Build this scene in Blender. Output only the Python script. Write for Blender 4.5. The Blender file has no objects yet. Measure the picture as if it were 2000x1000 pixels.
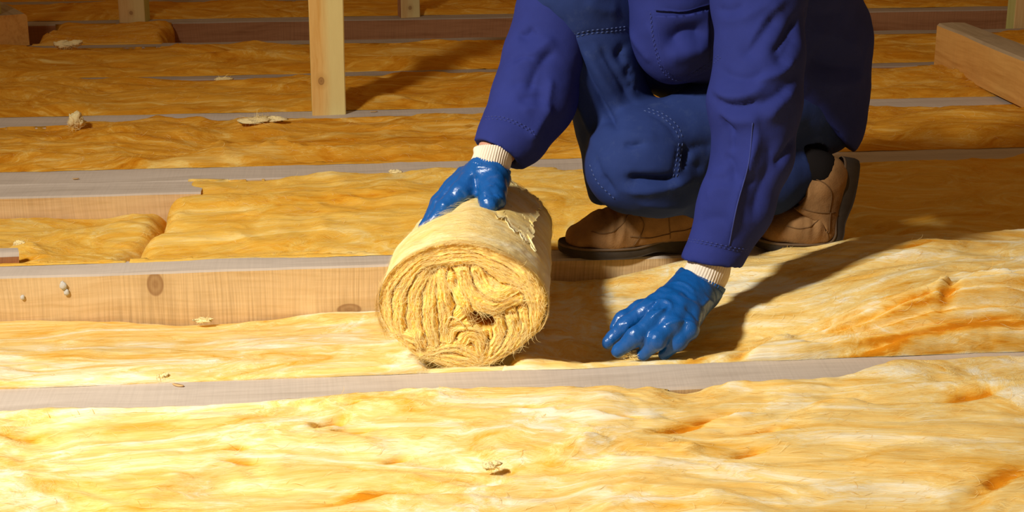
import bpy, math, random
import numpy as np
from mathutils import Vector, Matrix
from mathutils.bvhtree import BVHTree

random.seed(7)
SC = bpy.context.scene
COL = SC.collection
S = 0.85                      # modelling unit -> metres (applied to every top-level object at the end)

# ---------------------------------------------------------------- camera, world, lamp, exposure
CAM_H, F_PX, CY_PX = 1.03, 2880.0, 350.0
PITCH, YAW = math.atan((CY_PX + 478) / F_PX), math.radians(5.3)
cam_d = bpy.data.cameras.new('camera'); cam = bpy.data.objects.new('camera', cam_d); COL.objects.link(cam)
cam.location = (0, 0, CAM_H * S)
cam.rotation_euler = (math.pi / 2 - PITCH, 0, -YAW)
cam_d.sensor_width = 36.0
cam_d.lens = F_PX / 2000 * 36
cam_d.shift_y = -(500 - CY_PX) / 2000
cam_d.clip_start = 0.05
SC.camera = cam

world = bpy.data.worlds.new('attic_gloom'); SC.world = world; world.use_nodes = True
bg = world.node_tree.nodes['Background']
bg.inputs['Color'].default_value = (1.0, 0.56, 0.24, 1)
bg.inputs['Strength'].default_value = 0.18

lamp_d = bpy.data.lights.new('work_lamp', 'AREA'); lamp = bpy.data.objects.new('work_lamp', lamp_d); COL.objects.link(lamp)
lamp_d.shape = 'DISK'; lamp_d.size = 0.36; lamp_d.spread = math.radians(90); lamp_d.energy = 34.5; lamp_d.color = (1.0, 0.955, 0.87)
lamp.location = (-2.0 * S, 0.98 * S, 2.8 * S)
lamp.rotation_euler = (Vector((0.1, 2.4, 0.0)) * S - lamp.location).to_track_quat('-Z', 'Y').to_euler()

SC.view_settings.view_transform = 'Standard'
try: SC.view_settings.look = 'None'
except Exception: pass
SC.view_settings.exposure = 0.0
SC.view_settings.gamma = 1.0
SC.view_settings.use_curve_mapping = False

# ---------------------------------------------------------------- sight lines of the photograph (modelling aid)
_f = np.array([math.sin(YAW) * math.cos(PITCH), math.cos(YAW) * math.cos(PITCH), -math.sin(PITCH)])
_r = np.array([math.cos(YAW), -math.sin(YAW), 0.0]); _u = np.cross(_r, _f)
EYE = np.array([0, 0, CAM_H])
def ray(px, py): return _f + _r * (px - 1000) / F_PX - _u * (py - CY_PX) / F_PX
def PZ(px, py, z=0.0):
    d = ray(px, py); return EYE + d * ((z - CAM_H) / d[2])
def PY(px, py, y):
    d = ray(px, py); return EYE + d * (y / d[1])

# ---------------------------------------------------------------- noise
_rng = np.random.RandomState(3)
_perm = np.concatenate([_rng.permutation(512)] * 3)
_ang = _rng.rand(512) * 2 * np.pi
_gx, _gy = np.cos(_ang), np.sin(_ang)
def perlin(x, y, seed=0):
    x = np.asarray(x, float) + seed * 17.31; y = np.asarray(y, float) + seed * 9.73
    xi = np.floor(x).astype(int); yi = np.floor(y).astype(int)
    xf = x - xi; yf = y - yi
    u = xf * xf * xf * (xf * (xf * 6 - 15) + 10); v = yf * yf * yf * (yf * (yf * 6 - 15) + 10)
    def g(ix, iy, fx, fy):
        h = _perm[_perm[ix & 511] + (iy & 511)] & 511
        return _gx[h] * fx + _gy[h] * fy
    a = g(xi, yi, xf, yf); b = g(xi + 1, yi, xf - 1, yf)
    c = g(xi, yi + 1, xf, yf - 1); d = g(xi + 1, yi + 1, xf - 1, yf - 1)
    return 1.4 * ((a + u * (b - a)) * (1 - v) + (c + u * (d - c)) * v)
def fbm(x, y, o=4, seed=0, gain=.5):
    s = 0; a = 1.0
    for i in range(o):
        s = s + a * perlin(x * 2 ** i, y * 2 ** i, seed + i * 3.1); a *= gain
    return s
def sstep(a, b, x):
    t = np.clip((x - a) / (b - a), 0, 1); return t * t * (3 - 2 * t)

# ---------------------------------------------------------------- object helpers
def mesh_obj(name, V, F, mats, parent=None, smooth=True, origin=None, face_mat=None):
    V = np.asarray(V, np.float32)
    o_ = np.zeros(3, np.float32) if origin is None else np.asarray(origin, np.float32)
    me = bpy.data.meshes.new(name)
    if isinstance(F, np.ndarray):
        V2 = V - o_; n = F.shape[1]
        me.vertices.add(len(V2)); me.vertices.foreach_set('co', V2.ravel())
        me.loops.add(F.size); me.loops.foreach_set('vertex_index', F.ravel().astype(np.int32))
        me.polygons.add(len(F)); me.polygons.foreach_set('loop_start', np.arange(0, F.size, n, dtype=np.int32))
        me.update(calc_edges=True); me.validate()
    else:
        me.from_pydata([tuple(v) for v in (V - o_)], [], F); me.update()
    for m in (mats if isinstance(mats, (list, tuple)) else [mats]): me.materials.append(m)
    if face_mat is not None: me.polygons.foreach_set('material_index', np.asarray(face_mat, np.int32))
    me.polygons.foreach_set('use_smooth', np.full(len(me.polygons), smooth))
    ob = bpy.data.objects.new(name, me); COL.objects.link(ob)
    if parent is not None:
        ob.parent = parent
        ob.location = Vector(o_) - parent_world(parent)
    else: ob.location = o_
    return ob
def parent_world(p):
    v = Vector((0, 0, 0))
    while p is not None: v = v + Vector(p.location); p = p.parent
    return v
def attr(ob, name, typ, data):
    a = ob.data.attributes.new(name, typ, 'POINT')
    a.data.foreach_set('vector' if typ == 'FLOAT_VECTOR' else 'value', np.asarray(data, np.float32).ravel())
def tag(o, label, cat, group=None, kind=None):
    o['label'] = label; o['category'] = cat
    if group: o['group'] = group
    if kind: o['kind'] = kind
    return o
def empty(name, loc):
    o = bpy.data.objects.new(name, None); o.empty_display_size = .05; COL.objects.link(o); o.location = loc; return o
def grid_faces(nu, nv, wrap_u=False):
    iu = np.arange(nu if wrap_u else nu - 1); jv = np.arange(nv - 1)
    I, J = np.meshgrid(iu, jv, indexing='ij'); I2 = (I + 1) % nu
    return np.stack([I * nv + J, I2 * nv + J, I2 * nv + J + 1, I * nv + J + 1], -1).reshape(-1, 4)
def tube(path, radii, seg=10, cap=True):
    """round tube along a 3-D polyline"""
    P = np.asarray(path, float); n = len(P); R = np.broadcast_to(np.asarray(radii, float), (n,))
    T = np.gradient(P, axis=0); T /= np.linalg.norm(T, axis=1)[:, None] + 1e-12
    a = np.array([0, 0, 1.0]) if abs(T[0][2]) < .9 else np.array([1.0, 0, 0])
    V = []
    for i in range(n):
        b = np.cross(T[i], a); b /= np.linalg.norm(b) + 1e-12; a = np.cross(b, T[i])
        th = np.linspace(0, 2 * np.pi, seg, endpoint=False)
        V.append(P[i] + R[i] * (np.outer(np.cos(th), a) + np.outer(np.sin(th), b)))
    V = np.concatenate(V); F = []
    for i in range(n - 1):
        for j in range(seg):
            F.append((i * seg + j, i * seg + (j + 1) % seg, (i + 1) * seg + (j + 1) % seg, (i + 1) * seg + j))
    if cap: F.append(tuple(range(seg))[::-1]); F.append(tuple((n - 1) * seg + j for j in range(seg)))
    return V, F
def join(parts):
    Vs, Fs, n = [], [], 0
    for V, F in parts:
        Vs.append(np.asarray(V, float)); Fs += [tuple(int(i) + n for i in f) for f in F]; n += len(V)
    return np.concatenate(Vs), Fs
def resample(P, step):
    P = np.asarray(P, float); L = np.r_[0, np.cumsum(np.linalg.norm(np.diff(P, axis=0), axis=1))]
    n = max(2, int(L[-1] / step) + 1); t = np.linspace(0, L[-1], n)
    return np.stack([np.interp(t, L, P[:, k]) for k in range(P.shape[1])], 1)
def spline(P, n):
    """Catmull-Rom through the points"""
    P = np.asarray(P, float); Q = np.vstack([2 * P[0] - P[1], P, 2 * P[-1] - P[-2]]); out = []
    for i in range(1, len(Q) - 2):
        t = np.linspace(0, 1, n, endpoint=False)[:, None]
        a, b, c, d = Q[i - 1], Q[i], Q[i + 1], Q[i + 2]
        out.append(.5 * (2 * b + (c - a) * t + (2 * a - 5 * b + 4 * c - d) * t ** 2 + (3 * b - a - 3 * c + d) * t ** 3))
    out.append(P[-1:]); return np.vstack(out)

# ---------------------------------------------------------------- implicit modelling: round cones -> one continuous surface
class Field:
    def __init__(self, lo, hi, h):
        self.lo = np.array(lo, float); self.h = h
        self.n = np.ceil((np.array(hi) - self.lo) / h).astype(int) + 1
        self.S = np.full(self.n, .25, np.float32)
    def block(self, lo, hi):
        a = np.clip(np.floor((np.array(lo) - self.lo) / self.h).astype(int), 0, self.n)
        b = np.clip(np.ceil((np.array(hi) - self.lo) / self.h).astype(int) + 1, 0, self.n)
        sl = tuple(slice(i, j) for i, j in zip(a, b))
        ax = [(self.lo[k] + self.h * np.arange(a[k], b[k])).astype(np.float32) for k in range(3)]
        return sl, np.meshgrid(*ax, indexing='ij', sparse=True)
    @staticmethod
    def dist(G, a, b, r1, r2, sq):
        a = np.asarray(a, float); ba = np.asarray(b, float) - a; L = float(ba @ ba) + 1e-9
        X, Y, Z = G[0] - np.float32(a[0]), G[1] - np.float32(a[1]), G[2] - np.float32(a[2])
        t = np.clip((X * np.float32(ba[0]) + Y * np.float32(ba[1]) + Z * np.float32(ba[2])) / np.float32(L), 0, 1)
        X = X - t * np.float32(ba[0]); Y = Y - t * np.float32(ba[1]); Z = Z - t * np.float32(ba[2])
        if sq is not None:
            d, k = sq; d = np.asarray(d, float) / np.linalg.norm(d); w = (X * d[0] + Y * d[1] + Z * d[2]) * (1 / k - 1)
            X = X + w * d[0]; Y = Y + w * d[1]; Z = Z + w * d[2]
        return (np.sqrt(X * X + Y * Y + Z * Z) - (r1 + (r2 - r1) * t)).astype(np.float32)
    def add(self, a, b, r1, r2=None, k=.02, sq=None):
        r2 = r1 if r2 is None else r2; m = max(r1, r2) * (1 if sq is None else max(1, sq[1])) + .05 + k
        sl, G = self.block(np.minimum(a, b) - m, np.maximum(a, b) + m)
        d = self.dist(G, a, b, r1, r2, sq); s = self.S[sl]
        hh = np.maximum(k - np.abs(s - d), 0) / k
        self.S[sl] = np.minimum(s, d) - hh * hh * k * .25
        return self
    def chain(self, pts, rad, k=.02, sq=None):
        for i in range(len(pts) - 1): self.add(pts[i], pts[i + 1], rad[i], rad[i + 1], k, sq)
        return self
    def carve(self, a, b, r1, r2=None):
        r2 = r1 if r2 is None else r2; m = max(r1, r2) + .03
        sl, G = self.block(np.minimum(a, b) - m, np.maximum(a, b) + m)
        self.S[sl] = np.maximum(self.S[sl], -self.dist(G, a, b, r1, r2, None)); return self
    def cut(self, c, n, rad):
        """remove what lies beyond the plane through c (normal n), only within rad of c"""
        c = np.asarray(c, float); n = np.asarray(n, float) / np.linalg.norm(n)
        sl, G = self.block(c - rad, c + rad)
        d = (G[0] - c[0]) * n[0] + (G[1] - c[1]) * n[1] + (G[2] - c[2]) * n[2]
        R = (G[0] - c[0]) ** 2 + (G[1] - c[1]) ** 2 + (G[2] - c[2]) ** 2
        self.S[sl] = np.where(R < rad * rad, np.maximum(self.S[sl], d), self.S[sl]).astype(np.float32); return self
    def mesh(self, relax=2):
        S_ = self.S; ins = S_ < 0
        c = [ins[i:ins.shape[0] - 1 + i, j:ins.shape[1] - 1 + j, k:ins.shape[2] - 1 + k] for i in (0, 1) for j in (0, 1) for k in (0, 1)]
        cnt = sum(x.astype(np.int8) for x in c); act = (cnt > 0) & (cnt < 8)
        idx = np.full(act.shape, -1, np.int64); A = np.argwhere(act); idx[act] = np.arange(len(A))
        acc = np.zeros((len(A), 3)); num = np.zeros(len(A))
        corners = [(i, j, k) for i in (0, 1) for j in (0, 1) for k in (0, 1)]
        for p in range(8):
            for q in range(p + 1, 8):
                a, b = np.array(corners[p]), np.array(corners[q])
                if np.abs(a - b).sum() != 1: continue
                va = S_[tuple((A + a).T)]; vb = S_[tuple((A + b).T)]; m = (va < 0) != (vb < 0)
                t = np.where(m, va / np.where(m, va - vb, 1), 0)
                acc += m[:, None] * (a + t[:, None] * (b - a)); num += m
        V = self.lo + self.h * (A + acc / num[:, None])
        Fq = []
        for ax in range(3):
            o1, o2 = [(1, 2), (2, 0), (0, 1)][ax]
            lo = [slice(None)] * 3; hi = [slice(None)] * 3; lo[ax] = slice(0, -1); hi[ax] = slice(1, None)
            a, b = ins[tuple(lo)], ins[tuple(hi)]; E = np.argwhere(a != b)
            E = E[(E[:, o1] > 0) & (E[:, o2] > 0)]
            ok = (E[:, o1] < self.n[o1] - 1) & (E[:, o2] < self.n[o2] - 1); E = E[ok]
            flip = a[tuple(E.T)]
            e1 = np.zeros(3, int); e1[o1] = 1; e2 = np.zeros(3, int); e2[o2] = 1
            q = np.stack([idx[tuple((E - e1 - e2).T)], idx[tuple((E - e2).T)], idx[tuple(E.T)], idx[tuple((E - e1).T)]], 1)
            q[~flip] = q[~flip][:, ::-1]; Fq.append(q)
        Fq = np.concatenate(Fq); Fq = Fq[(Fq >= 0).all(1)]
        for _ in range(relax): V = relax_mesh(V, Fq, .5)
        return V, Fq
def relax_mesh(V, F, lam):
    acc = np.zeros_like(V); num = np.zeros(len(V))
    for k in range(F.shape[1]):
        a, b = F[:, k], F[:, (k + 1) % F.shape[1]]
        for q in range(3):
            acc[:, q] += np.bincount(a, V[b, q], len(V)) + np.bincount(b, V[a, q], len(V))
        num += np.bincount(a, minlength=len(V)) + np.bincount(b, minlength=len(V))
    return V + lam * (acc / np.maximum(num, 1)[:, None] - V)
def vnormals(V, F):
    n = np.cross(V[F[:, 2]] - V[F[:, 0]], V[F[:, 3]] - V[F[:, 1]]); N = np.zeros_like(V)
    for k in range(4):
        for q in range(3): N[:, q] += np.bincount(F[:, k], n[:, q], len(V))
    return N / (np.linalg.norm(N, axis=1)[:, None] + 1e-12)
def bvh(V, F): return BVHTree.FromPolygons([tuple(v) for v in V], [tuple(int(i) for i in f) for f in F])
def seen(tree, pts, step=12):
    """points of a modelled surface met along sight lines, as a 3-D polyline"""
    out = []
    for px, py in resample(pts, step):
        d = Vector(ray(px, py)).normalized(); h = tree.ray_cast(Vector(EYE), d)
        if h[0] is not None: out.append(np.array(h[0]))
    return np.array(out)
def sculpt(V, F, strokes, tree=None):
    """press folds (amp<0) and ridges (amp>0) into a surface along strokes"""
    tree = tree or bvh(V, F); N = vnormals(V, F); D = np.zeros(len(V))
    for pts, amp, w in strokes:
        L = seen(tree, spline(pts, 6), 8)
        if len(L) < 2: continue
        box = ((V > L.min(0) - 3 * w) & (V < L.max(0) + 3 * w)).all(1); I = np.nonzero(box)[0]
        if not len(I): continue
        best = np.full(len(I), 9.0); where = np.zeros(len(I))
        for i in range(len(L) - 1):
            a = L[i]; ba = L[i + 1] - a
            if np.linalg.norm(ba) > .06: continue
            t = np.clip((V[I] - a) @ ba / (ba @ ba + 1e-12), 0, 1)
            d = np.linalg.norm(V[I] - a - t[:, None] * ba, axis=1)
            m = d < best; best[m] = d[m]; where[m] = (i + t[m]) / (len(L) - 1)
        taper = np.clip(np.minimum(where, 1 - where) * 5, .15, 1)
        D[I] += amp * taper * np.exp(-(best / w) ** 1.35)
    return V + N * D[:, None]
# ---------------------------------------------------------------- materials
class NT:
    def __init__(self, name):
        self.m = bpy.data.materials.new(name); self.m.use_nodes = True
        self.t = self.m.node_tree; self.b = self.t.nodes['Principled BSDF']; self.b.inputs['Specular IOR Level'].default_value = .2
    def n(self, typ, **kw):
        x = self.t.nodes.new(typ)
        for k, v in kw.items():
            if k.startswith('_'): setattr(x, k[1:], v)
            else: x.inputs[k.replace('__', ' ')].default_value = v
        return x
    def l(self, a, b): self.t.links.new(a, b)
    def mapping(self, src, scale):
        m = self.n('ShaderNodeMapping'); m.inputs['Scale'].default_value = scale; self.l(src, m.inputs['Vector']); return m.outputs[0]
    def noise(self, vec, scale=1, detail=4, rough=.5, dist=0):
        x = self.n('ShaderNodeTexNoise', Scale=scale, Detail=detail, Roughness=rough, Distortion=dist); self.l(vec, x.inputs['Vector']); return x.outputs['Fac']
    def math(self, op, a, b=None, c=None):
        x = self.n('ShaderNodeMath', _operation=op)
        for i, v in enumerate((a, b, c)):
            if v is None: continue
            if isinstance(v, (int, float)): x.inputs[i].default_value = v
            else: self.l(v, x.inputs[i])
        return x.outputs[0]
    def ramp(self, fac, stops):
        x = self.n('ShaderNodeValToRGB'); e = x.color_ramp.elements
        while len(e) < len(stops): e.new(.5)
        for k, (p, c) in enumerate(stops): e[k].position = p; e[k].color = (*c, 1)
        self.l(fac, x.inputs[0]); return x.outputs[0]
    def mix(self, fac, a, b, mode='MIX'):
        x = self.n('ShaderNodeMix', _data_type='RGBA', _blend_type=mode)
        for s, v in ((0, fac), (6, a), (7, b)):
            if isinstance(v, (int, float)): x.inputs[s].default_value = v
            elif isinstance(v, tuple): x.inputs[s].default_value = (*v, 1)
            else: self.l(v, x.inputs[s])
        return x.outputs[2]
    def bump(self, h, strength, dist):
        x = self.n('ShaderNodeBump', Strength=strength, Distance=dist); self.l(h, x.inputs['Height']); self.l(x.outputs[0], self.b.inputs['Normal'])
    def obj(self): return self.n('ShaderNodeTexCoord').outputs['Object']

def wool(name, stops, rough=1.0, bump=.5, scl=1.0):
    """glass wool: colour follows the fibre direction stored on the mesh ('fib' = along, across, up; 'deep' = darker orange: painted shade in gouges and hollows, denser layers)"""
    N = NT(name); A = N.n('ShaderNodeAttribute', _attribute_name='fib').outputs['Vector']
    warp = N.n('ShaderNodeTexNoise', Scale=5.0, Detail=2.0); N.l(A, warp.inputs['Vector'])
    wv = N.n('ShaderNodeVectorMath', _operation='MULTIPLY_ADD'); N.l(warp.outputs['Color'], wv.inputs[0]); wv.inputs[1].default_value = (.20, .12, .05); N.l(A, wv.inputs[2]); W = wv.outputs[0]
    n1 = N.noise(N.mapping(W, (3.0 * scl, 6.5 * scl, 6)), 1, 5, .64, 1.2)
    n2 = N.noise(N.mapping(W, (9 * scl, 30 * scl, 25)), 1, 5, .62, 1.4)
    n3 = N.noise(N.mapping(W, (55, 520, 300)), 1, 2, .6, .3)
    t = N.math('ADD', N.math('MULTIPLY', n1, .62), N.math('ADD', N.math('MULTIPLY', n2, .28), N.math('MULTIPLY', n3, .13)))
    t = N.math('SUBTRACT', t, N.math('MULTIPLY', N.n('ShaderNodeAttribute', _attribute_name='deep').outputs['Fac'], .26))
    N.l(N.ramp(t, stops), N.b.inputs['Base Color'])
    N.b.inputs['Roughness'].default_value = rough; N.b.inputs['Specular IOR Level'].default_value = .05
    N.b.subsurface_method = 'BURLEY'; N.b.inputs['Subsurface Weight'].default_value = .45; N.b.inputs['Subsurface Radius'].default_value = (1.0, .6, .2); N.b.inputs['Subsurface Scale'].default_value = .010
    N.bump(N.math('ADD', N.math('MULTIPLY', n2, .7), N.math('MULTIPLY', n3, .5)), bump, .006)
    return N.m
M_wool = wool('golden_wool', [(.31, (.70, .26, .012)), (.40, (.84, .46, .07)), (.515, (.91, .67, .25)), (.62, (.95, .89, .68))])
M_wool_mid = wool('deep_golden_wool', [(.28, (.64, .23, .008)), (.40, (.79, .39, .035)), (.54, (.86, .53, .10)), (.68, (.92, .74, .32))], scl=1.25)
M_wool_far = wool('dimmed_orange_wool', [(.29, (.42, .12, .003)), (.42, (.60, .23, .010)), (.55, (.72, .35, .035)), (.68, (.84, .58, .17))], scl=1.2)  # far bays' dimness is put into the colour as darker orange
M_roll = wool('pale_wool', [(.30, (.80, .48, .09)), (.43, (.89, .65, .22)), (.54, (.93, .77, .38)), (.68, (.96, .88, .62))], bump=.4)
M_end = wool('layered_wool', [(.32, (.78, .38, .03)), (.43, (.91, .60, .12)), (.54, (.95, .75, .27)), (.68, (.97, .89, .60))], bump=.5)

def simple(name, col, rough=.8, spec=.2, var=.0, vs=30, bump=0, bs=200, bd=.002, coat=0):
    N = NT(name); o = N.obj(); N.b.inputs['Roughness'].default_value = rough; N.b.inputs['Specular IOR Level'].default_value = spec
    if var:
        n = N.noise(o, vs, 5, .6); f = N.math('MULTIPLY_ADD', n, 2 * var, 1 - var)
        x = N.n('ShaderNodeVectorMath', _operation='SCALE'); x.inputs[0].default_value = col; N.l(f, x.inputs['Scale']); N.l(x.outputs[0], N.b.inputs['Base Color'])
    else: N.b.inputs['Base Color'].default_value = (*col, 1)
    if bump: N.bump(N.noise(o, bs, 3, .6), bump, bd)
    if coat: N.b.inputs['Coat Weight'].default_value = coat; N.b.inputs['Coat Roughness'].default_value = .12
    return N.m
M_fibre = simple('loose_fibre', (.93, .74, .33), 1, .05)
M_fibre_gold = simple('golden_fibre', (.88, .55, .12), 1, .05)
M_tuft = simple('tuft_wool', (.92, .75, .38), 1, .05, .25, 40, .8, 150, .004)
M_hole = simple('dense_wool', (.60, .26, .03), 1, .05, .3, 60)

def wood(name, light, dark, sapwood=None, kerf=0.0, knots=(), axis=0, grime=.0, rough=.8, gscale=1.0):
    """sawn timber: grain along axis, optional saw marks across it, knots at (position, radius) in object space"""
    N = NT(name); o = N.obj()
    sc = [9 * gscale] * 3; sc[axis] = .55 * gscale
    warp = N.n('ShaderNodeTexNoise', Scale=2.2, Detail=2.0); N.l(o, warp.inputs['Vector'])
    wv = N.n('ShaderNodeVectorMath', _operation='MULTIPLY_ADD'); N.l(warp.outputs['Color'], wv.inputs[0]); wv.inputs[1].default_value = (.05, .05, .05); N.l(o, wv.inputs[2]); g = wv.outputs[0]
    kd = None
    for (kp, kr) in knots:
        d = N.n('ShaderNodeVectorMath', _operation='SUBTRACT'); N.l(o, d.inputs[0]); d.inputs[1].default_value = kp
        s = N.n('ShaderNodeVectorMath', _operation='DIVIDE'); N.l(d.outputs[0], s.inputs[0]); s.inputs[1].default_value = kr
        ln = N.n('ShaderNodeVectorMath', _operation='LENGTH'); N.l(s.outputs[0], ln.inputs[0])
        v = ln.outputs['Value']; kd = v if kd is None else N.math('MINIMUM', kd, v)
    n1 = N.noise(N.mapping(g, sc), 1.6, 6, .62, 1.0)
    n2 = N.noise(N.mapping(g, [x * 7 for x in sc]), 1.5, 3, .6, .4)
    t = N.math('ADD', N.math('MULTIPLY', n1, .65), N.math('MULTIPLY', n2, .35))
    col = N.ramp(t, [(.36, dark), (.50, tuple((a + b * 2) / 3 for a, b in zip(dark, light))), (.62, light)])
    if sapwood:
        sx = N.n('ShaderNodeSeparateXYZ'); N.l(o, sx.inputs[0])
        f = N.math('MULTIPLY_ADD', N.noise(N.mapping(o, (4, 4, 1.2)), 1, 2), .06, sx.outputs[0])
        mr = N.n('ShaderNodeMapRange'); mr.inputs['From Min'].default_value = sapwood[1]; mr.inputs['From Max'].default_value = sapwood[1] + .03; N.l(f, mr.inputs['Value'])
        col = N.mix(N.math('MULTIPLY', mr.outputs[0], .8), col, sapwood[0])
    h = N.math('MULTIPLY', t, .5)
    if kerf:
        ks = [6, 6, 6]; ks[axis] = 230
        kn = N.noise(N.mapping(g, ks), .9, 2, .5); patch = N.noise(o, 5, 2)
        kf = N.math('MULTIPLY', N.math('MULTIPLY', N.math('SUBTRACT', kn, .38), patch), kerf * 2.4)
        col = N.mix(N.math('MAXIMUM', kf, 0), col, tuple(x * .42 for x in dark)); h = N.math('SUBTRACT', h, N.math('MULTIPLY', kf, .8))
    if grime:
        gn = N.noise(o, 7, 6, .65); mr = N.n('ShaderNodeMapRange'); mr.inputs['From Min'].default_value = .52; mr.inputs['From Max'].default_value = .72; N.l(gn, mr.inputs['Value'])
        col = N.mix(N.math('MULTIPLY', mr.outputs[0], grime), col, (.16, .12, .085))
    if kd is not None:
        halo = N.n('ShaderNodeMapRange'); halo.inputs['From Min'].default_value = 2.6; halo.inputs['From Max'].default_value = .8; N.l(kd, halo.inputs['Value'])
        col = N.mix(N.math('MULTIPLY', halo.outputs[0], .45), col, tuple(x * .75 for x in dark))
        ring = N.math('MULTIPLY_ADD', N.math('SINE', N.math('MULTIPLY', kd, 9)), .10, .55)
        core = N.n('ShaderNodeMapRange'); core.inputs['From Min'].default_value = 1.08; core.inputs['From Max'].default_value = .92; N.l(kd, core.inputs['Value'])
        col = N.mix(N.math('MULTIPLY', core.outputs[0], ring), col, (.24, .11, .04))
    N.l(col, N.b.inputs['Base Color']); N.b.inputs['Roughness'].default_value = rough; N.b.inputs['Specular IOR Level'].default_value = .15
    N.bump(h, .35, .003)
    return N.m
M_top = wood('dusty_sawn_top', (.60, .51, .42), (.47, .39, .31), kerf=.22, grime=.10)
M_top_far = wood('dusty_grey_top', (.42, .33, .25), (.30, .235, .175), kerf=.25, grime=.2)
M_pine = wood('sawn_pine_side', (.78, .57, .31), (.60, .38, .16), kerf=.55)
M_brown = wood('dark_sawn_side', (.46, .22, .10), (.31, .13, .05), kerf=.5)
M_deck = wood('subfloor_board', (.40, .26, .14), (.24, .14, .07), grime=.3)

def cloth(name, col, wear=(.0, .0, .0), wr=.0):
    N = NT(name); o = N.obj()
    n = N.noise(o, 9, 5, .6); f = N.math('MULTIPLY_ADD', n, .5, .75)
    x = N.n('ShaderNodeVectorMath', _operation='SCALE'); x.inputs[0].default_value = col; N.l(f, x.inputs['Scale']); c = x.outputs[0]
    if wr:
        w = N.noise(o, 22, 6, .75); mr = N.n('ShaderNodeMapRange'); mr.inputs['From Min'].default_value = .55; mr.inputs['From Max'].default_value = .8; N.l(w, mr.inputs['Value'])
        c = N.mix(N.math('MULTIPLY', mr.outputs[0], wr), c, wear)
    N.l(c, N.b.inputs['Base Color']); N.b.inputs['Roughness'].default_value = .85; N.b.inputs['Specular IOR Level'].default_value = .12
    N.b.inputs['Sheen Weight'].default_value = .0; N.b.inputs['Sheen Roughness'].default_value = .5; N.b.inputs['Sheen Tint'].default_value = (.5, .6, 1, 1)
    h = N.math('ADD', N.math('MULTIPLY', N.noise(o, 900, 2), .4), N.noise(o, 60, 3)); N.bump(h, .25, .002)
    return N.m
M_jacket = cloth('royal_blue_cotton', (.024, .034, .185))
M_trouser = cloth('worn_navy_cotton', (.021, .040, .155), (.06, .09, .21), .5)
M_thread = simple('blue_thread', (.075, .11, .27), .8)
M_thread_j = simple('dark_blue_thread', (.045, .06, .24), .8)
M_button = simple('dark_button', (.02, .02, .05), .4, .5)
M_nitrile = NT('blue_nitrile')
M_nitrile.b.inputs['Base Color'].default_value = (.004, .090, .34, 1); M_nitrile.b.inputs['Roughness'].default_value = .30; M_nitrile.b.inputs['Specular IOR Level'].default_value = .55
_o = M_nitrile.obj(); _n = M_nitrile.noise(_o, 30, 4, .6); M_nitrile.bump(M_nitrile.math('ADD', _n, M_nitrile.math('MULTIPLY', M_nitrile.noise(_o, 420, 2), .25)), .35, .004)
M_nitrile = M_nitrile.m
M_knit = simple('cream_knit', (.80, .70, .56), .95, .1, .12, 60, .3, 500, .001)
M_skin = simple('skin', (.62, .31, .20), .55, .35, .12, 25)
M_hair = simple('brown_hair', (.07, .04, .02), .6, .3, .3, 80)
M_eye = simple('eye_white', (.75, .72, .68), .3, .5)
M_iris = simple('dark_iris', (.03, .02, .015), .3, .5)
M_suede = simple('brown_suede', (.28, .150, .060), .95, .08, .75, 15, .5, 300, .0015)
M_suede_dk = simple('dark_suede', (.16, .085, .035), .95, .08, .3, 40, .4, 300, .001)
M_elastic = simple('black_elastic', (.012, .010, .010), .95, .05)
M_sole = simple('dark_rubber', (.050, .038, .028), .75, .25, .35, 60, .2, 200, .001)
M_welt = simple('brown_welt', (.15, .10, .062), .8, .2, .3, 60)
M_plaster = simple('grey_plaster', (.60, .59, .55), .9, .1, .2, 120, .5, 200, .002)
M_chip = simple('wood_chip', (.62, .40, .18), .85, .1, .25, 80)
# ---------------------------------------------------------------- timber
def timber(name, L, W, Hh, mats, wob=.0025, seed=0, step=.05, cham=.004):
    """a sawn beam along x, its top at z=0: slightly wavy arrises; materials [top, sides]"""
    n = max(4, int(L / step)); xs = np.linspace(-L / 2, L / 2, n)
    prof = [(-W / 2, -Hh), (-W / 2, -Hh * .5), (-W / 2, -cham), (-W / 2 + cham, 0), (0, 0), (W / 2 - cham, 0), (W / 2, -cham), (W / 2, -Hh * .5), (W / 2, -Hh)]
    V = np.zeros((n, len(prof), 3))
    for j, (y, z) in enumerate(prof):
        sgn = np.sign(y)
        V[:, j, 0] = xs; V[:, j, 1] = y + wob * fbm(xs * 2.2, 0 * xs + sgn * 5, 4, seed)
        V[:, j, 2] = z + (wob * .7 * fbm(xs * 3, 0 * xs + 11 + sgn, 4, seed) if z > -cham * 1.5 else 0)
    m = len(prof); F = [tuple(f) for f in grid_faces(n, m)]
    fm = [0 if 2 <= (k % (m - 1)) <= 5 else 1 for k in range(len(F))]
    F += [tuple(range(m))[::1], tuple((n - 1) * m + j for j in range(m))[::-1]]; fm += [1, 1]
    F += [(i * m, i * m + m - 1, (i + 1) * m + m - 1, (i + 1) * m) for i in range(n - 1)]; fm += [1] * (n - 1)
    return V.reshape(-1, 3), [f[::-1] for f in F], fm
JO = {}
def joist(key, y0, y1, x0, x1, mats, label, seed, Hh=.2, z=0.0, name='floor_joist'):
    V, F, fm = timber(name, x1 - x0, y1 - y0, Hh, mats, seed=seed)
    c = np.array([(x0 + x1) / 2, (y0 + y1) / 2, z])
    o = mesh_obj(name, V + c, F, mats, origin=c, face_mat=fm, smooth=False)
    tag(o, label, 'joist', 'parallel floor joists'); JO[key] = (o, y0, y1, x0, x1); return o

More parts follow.
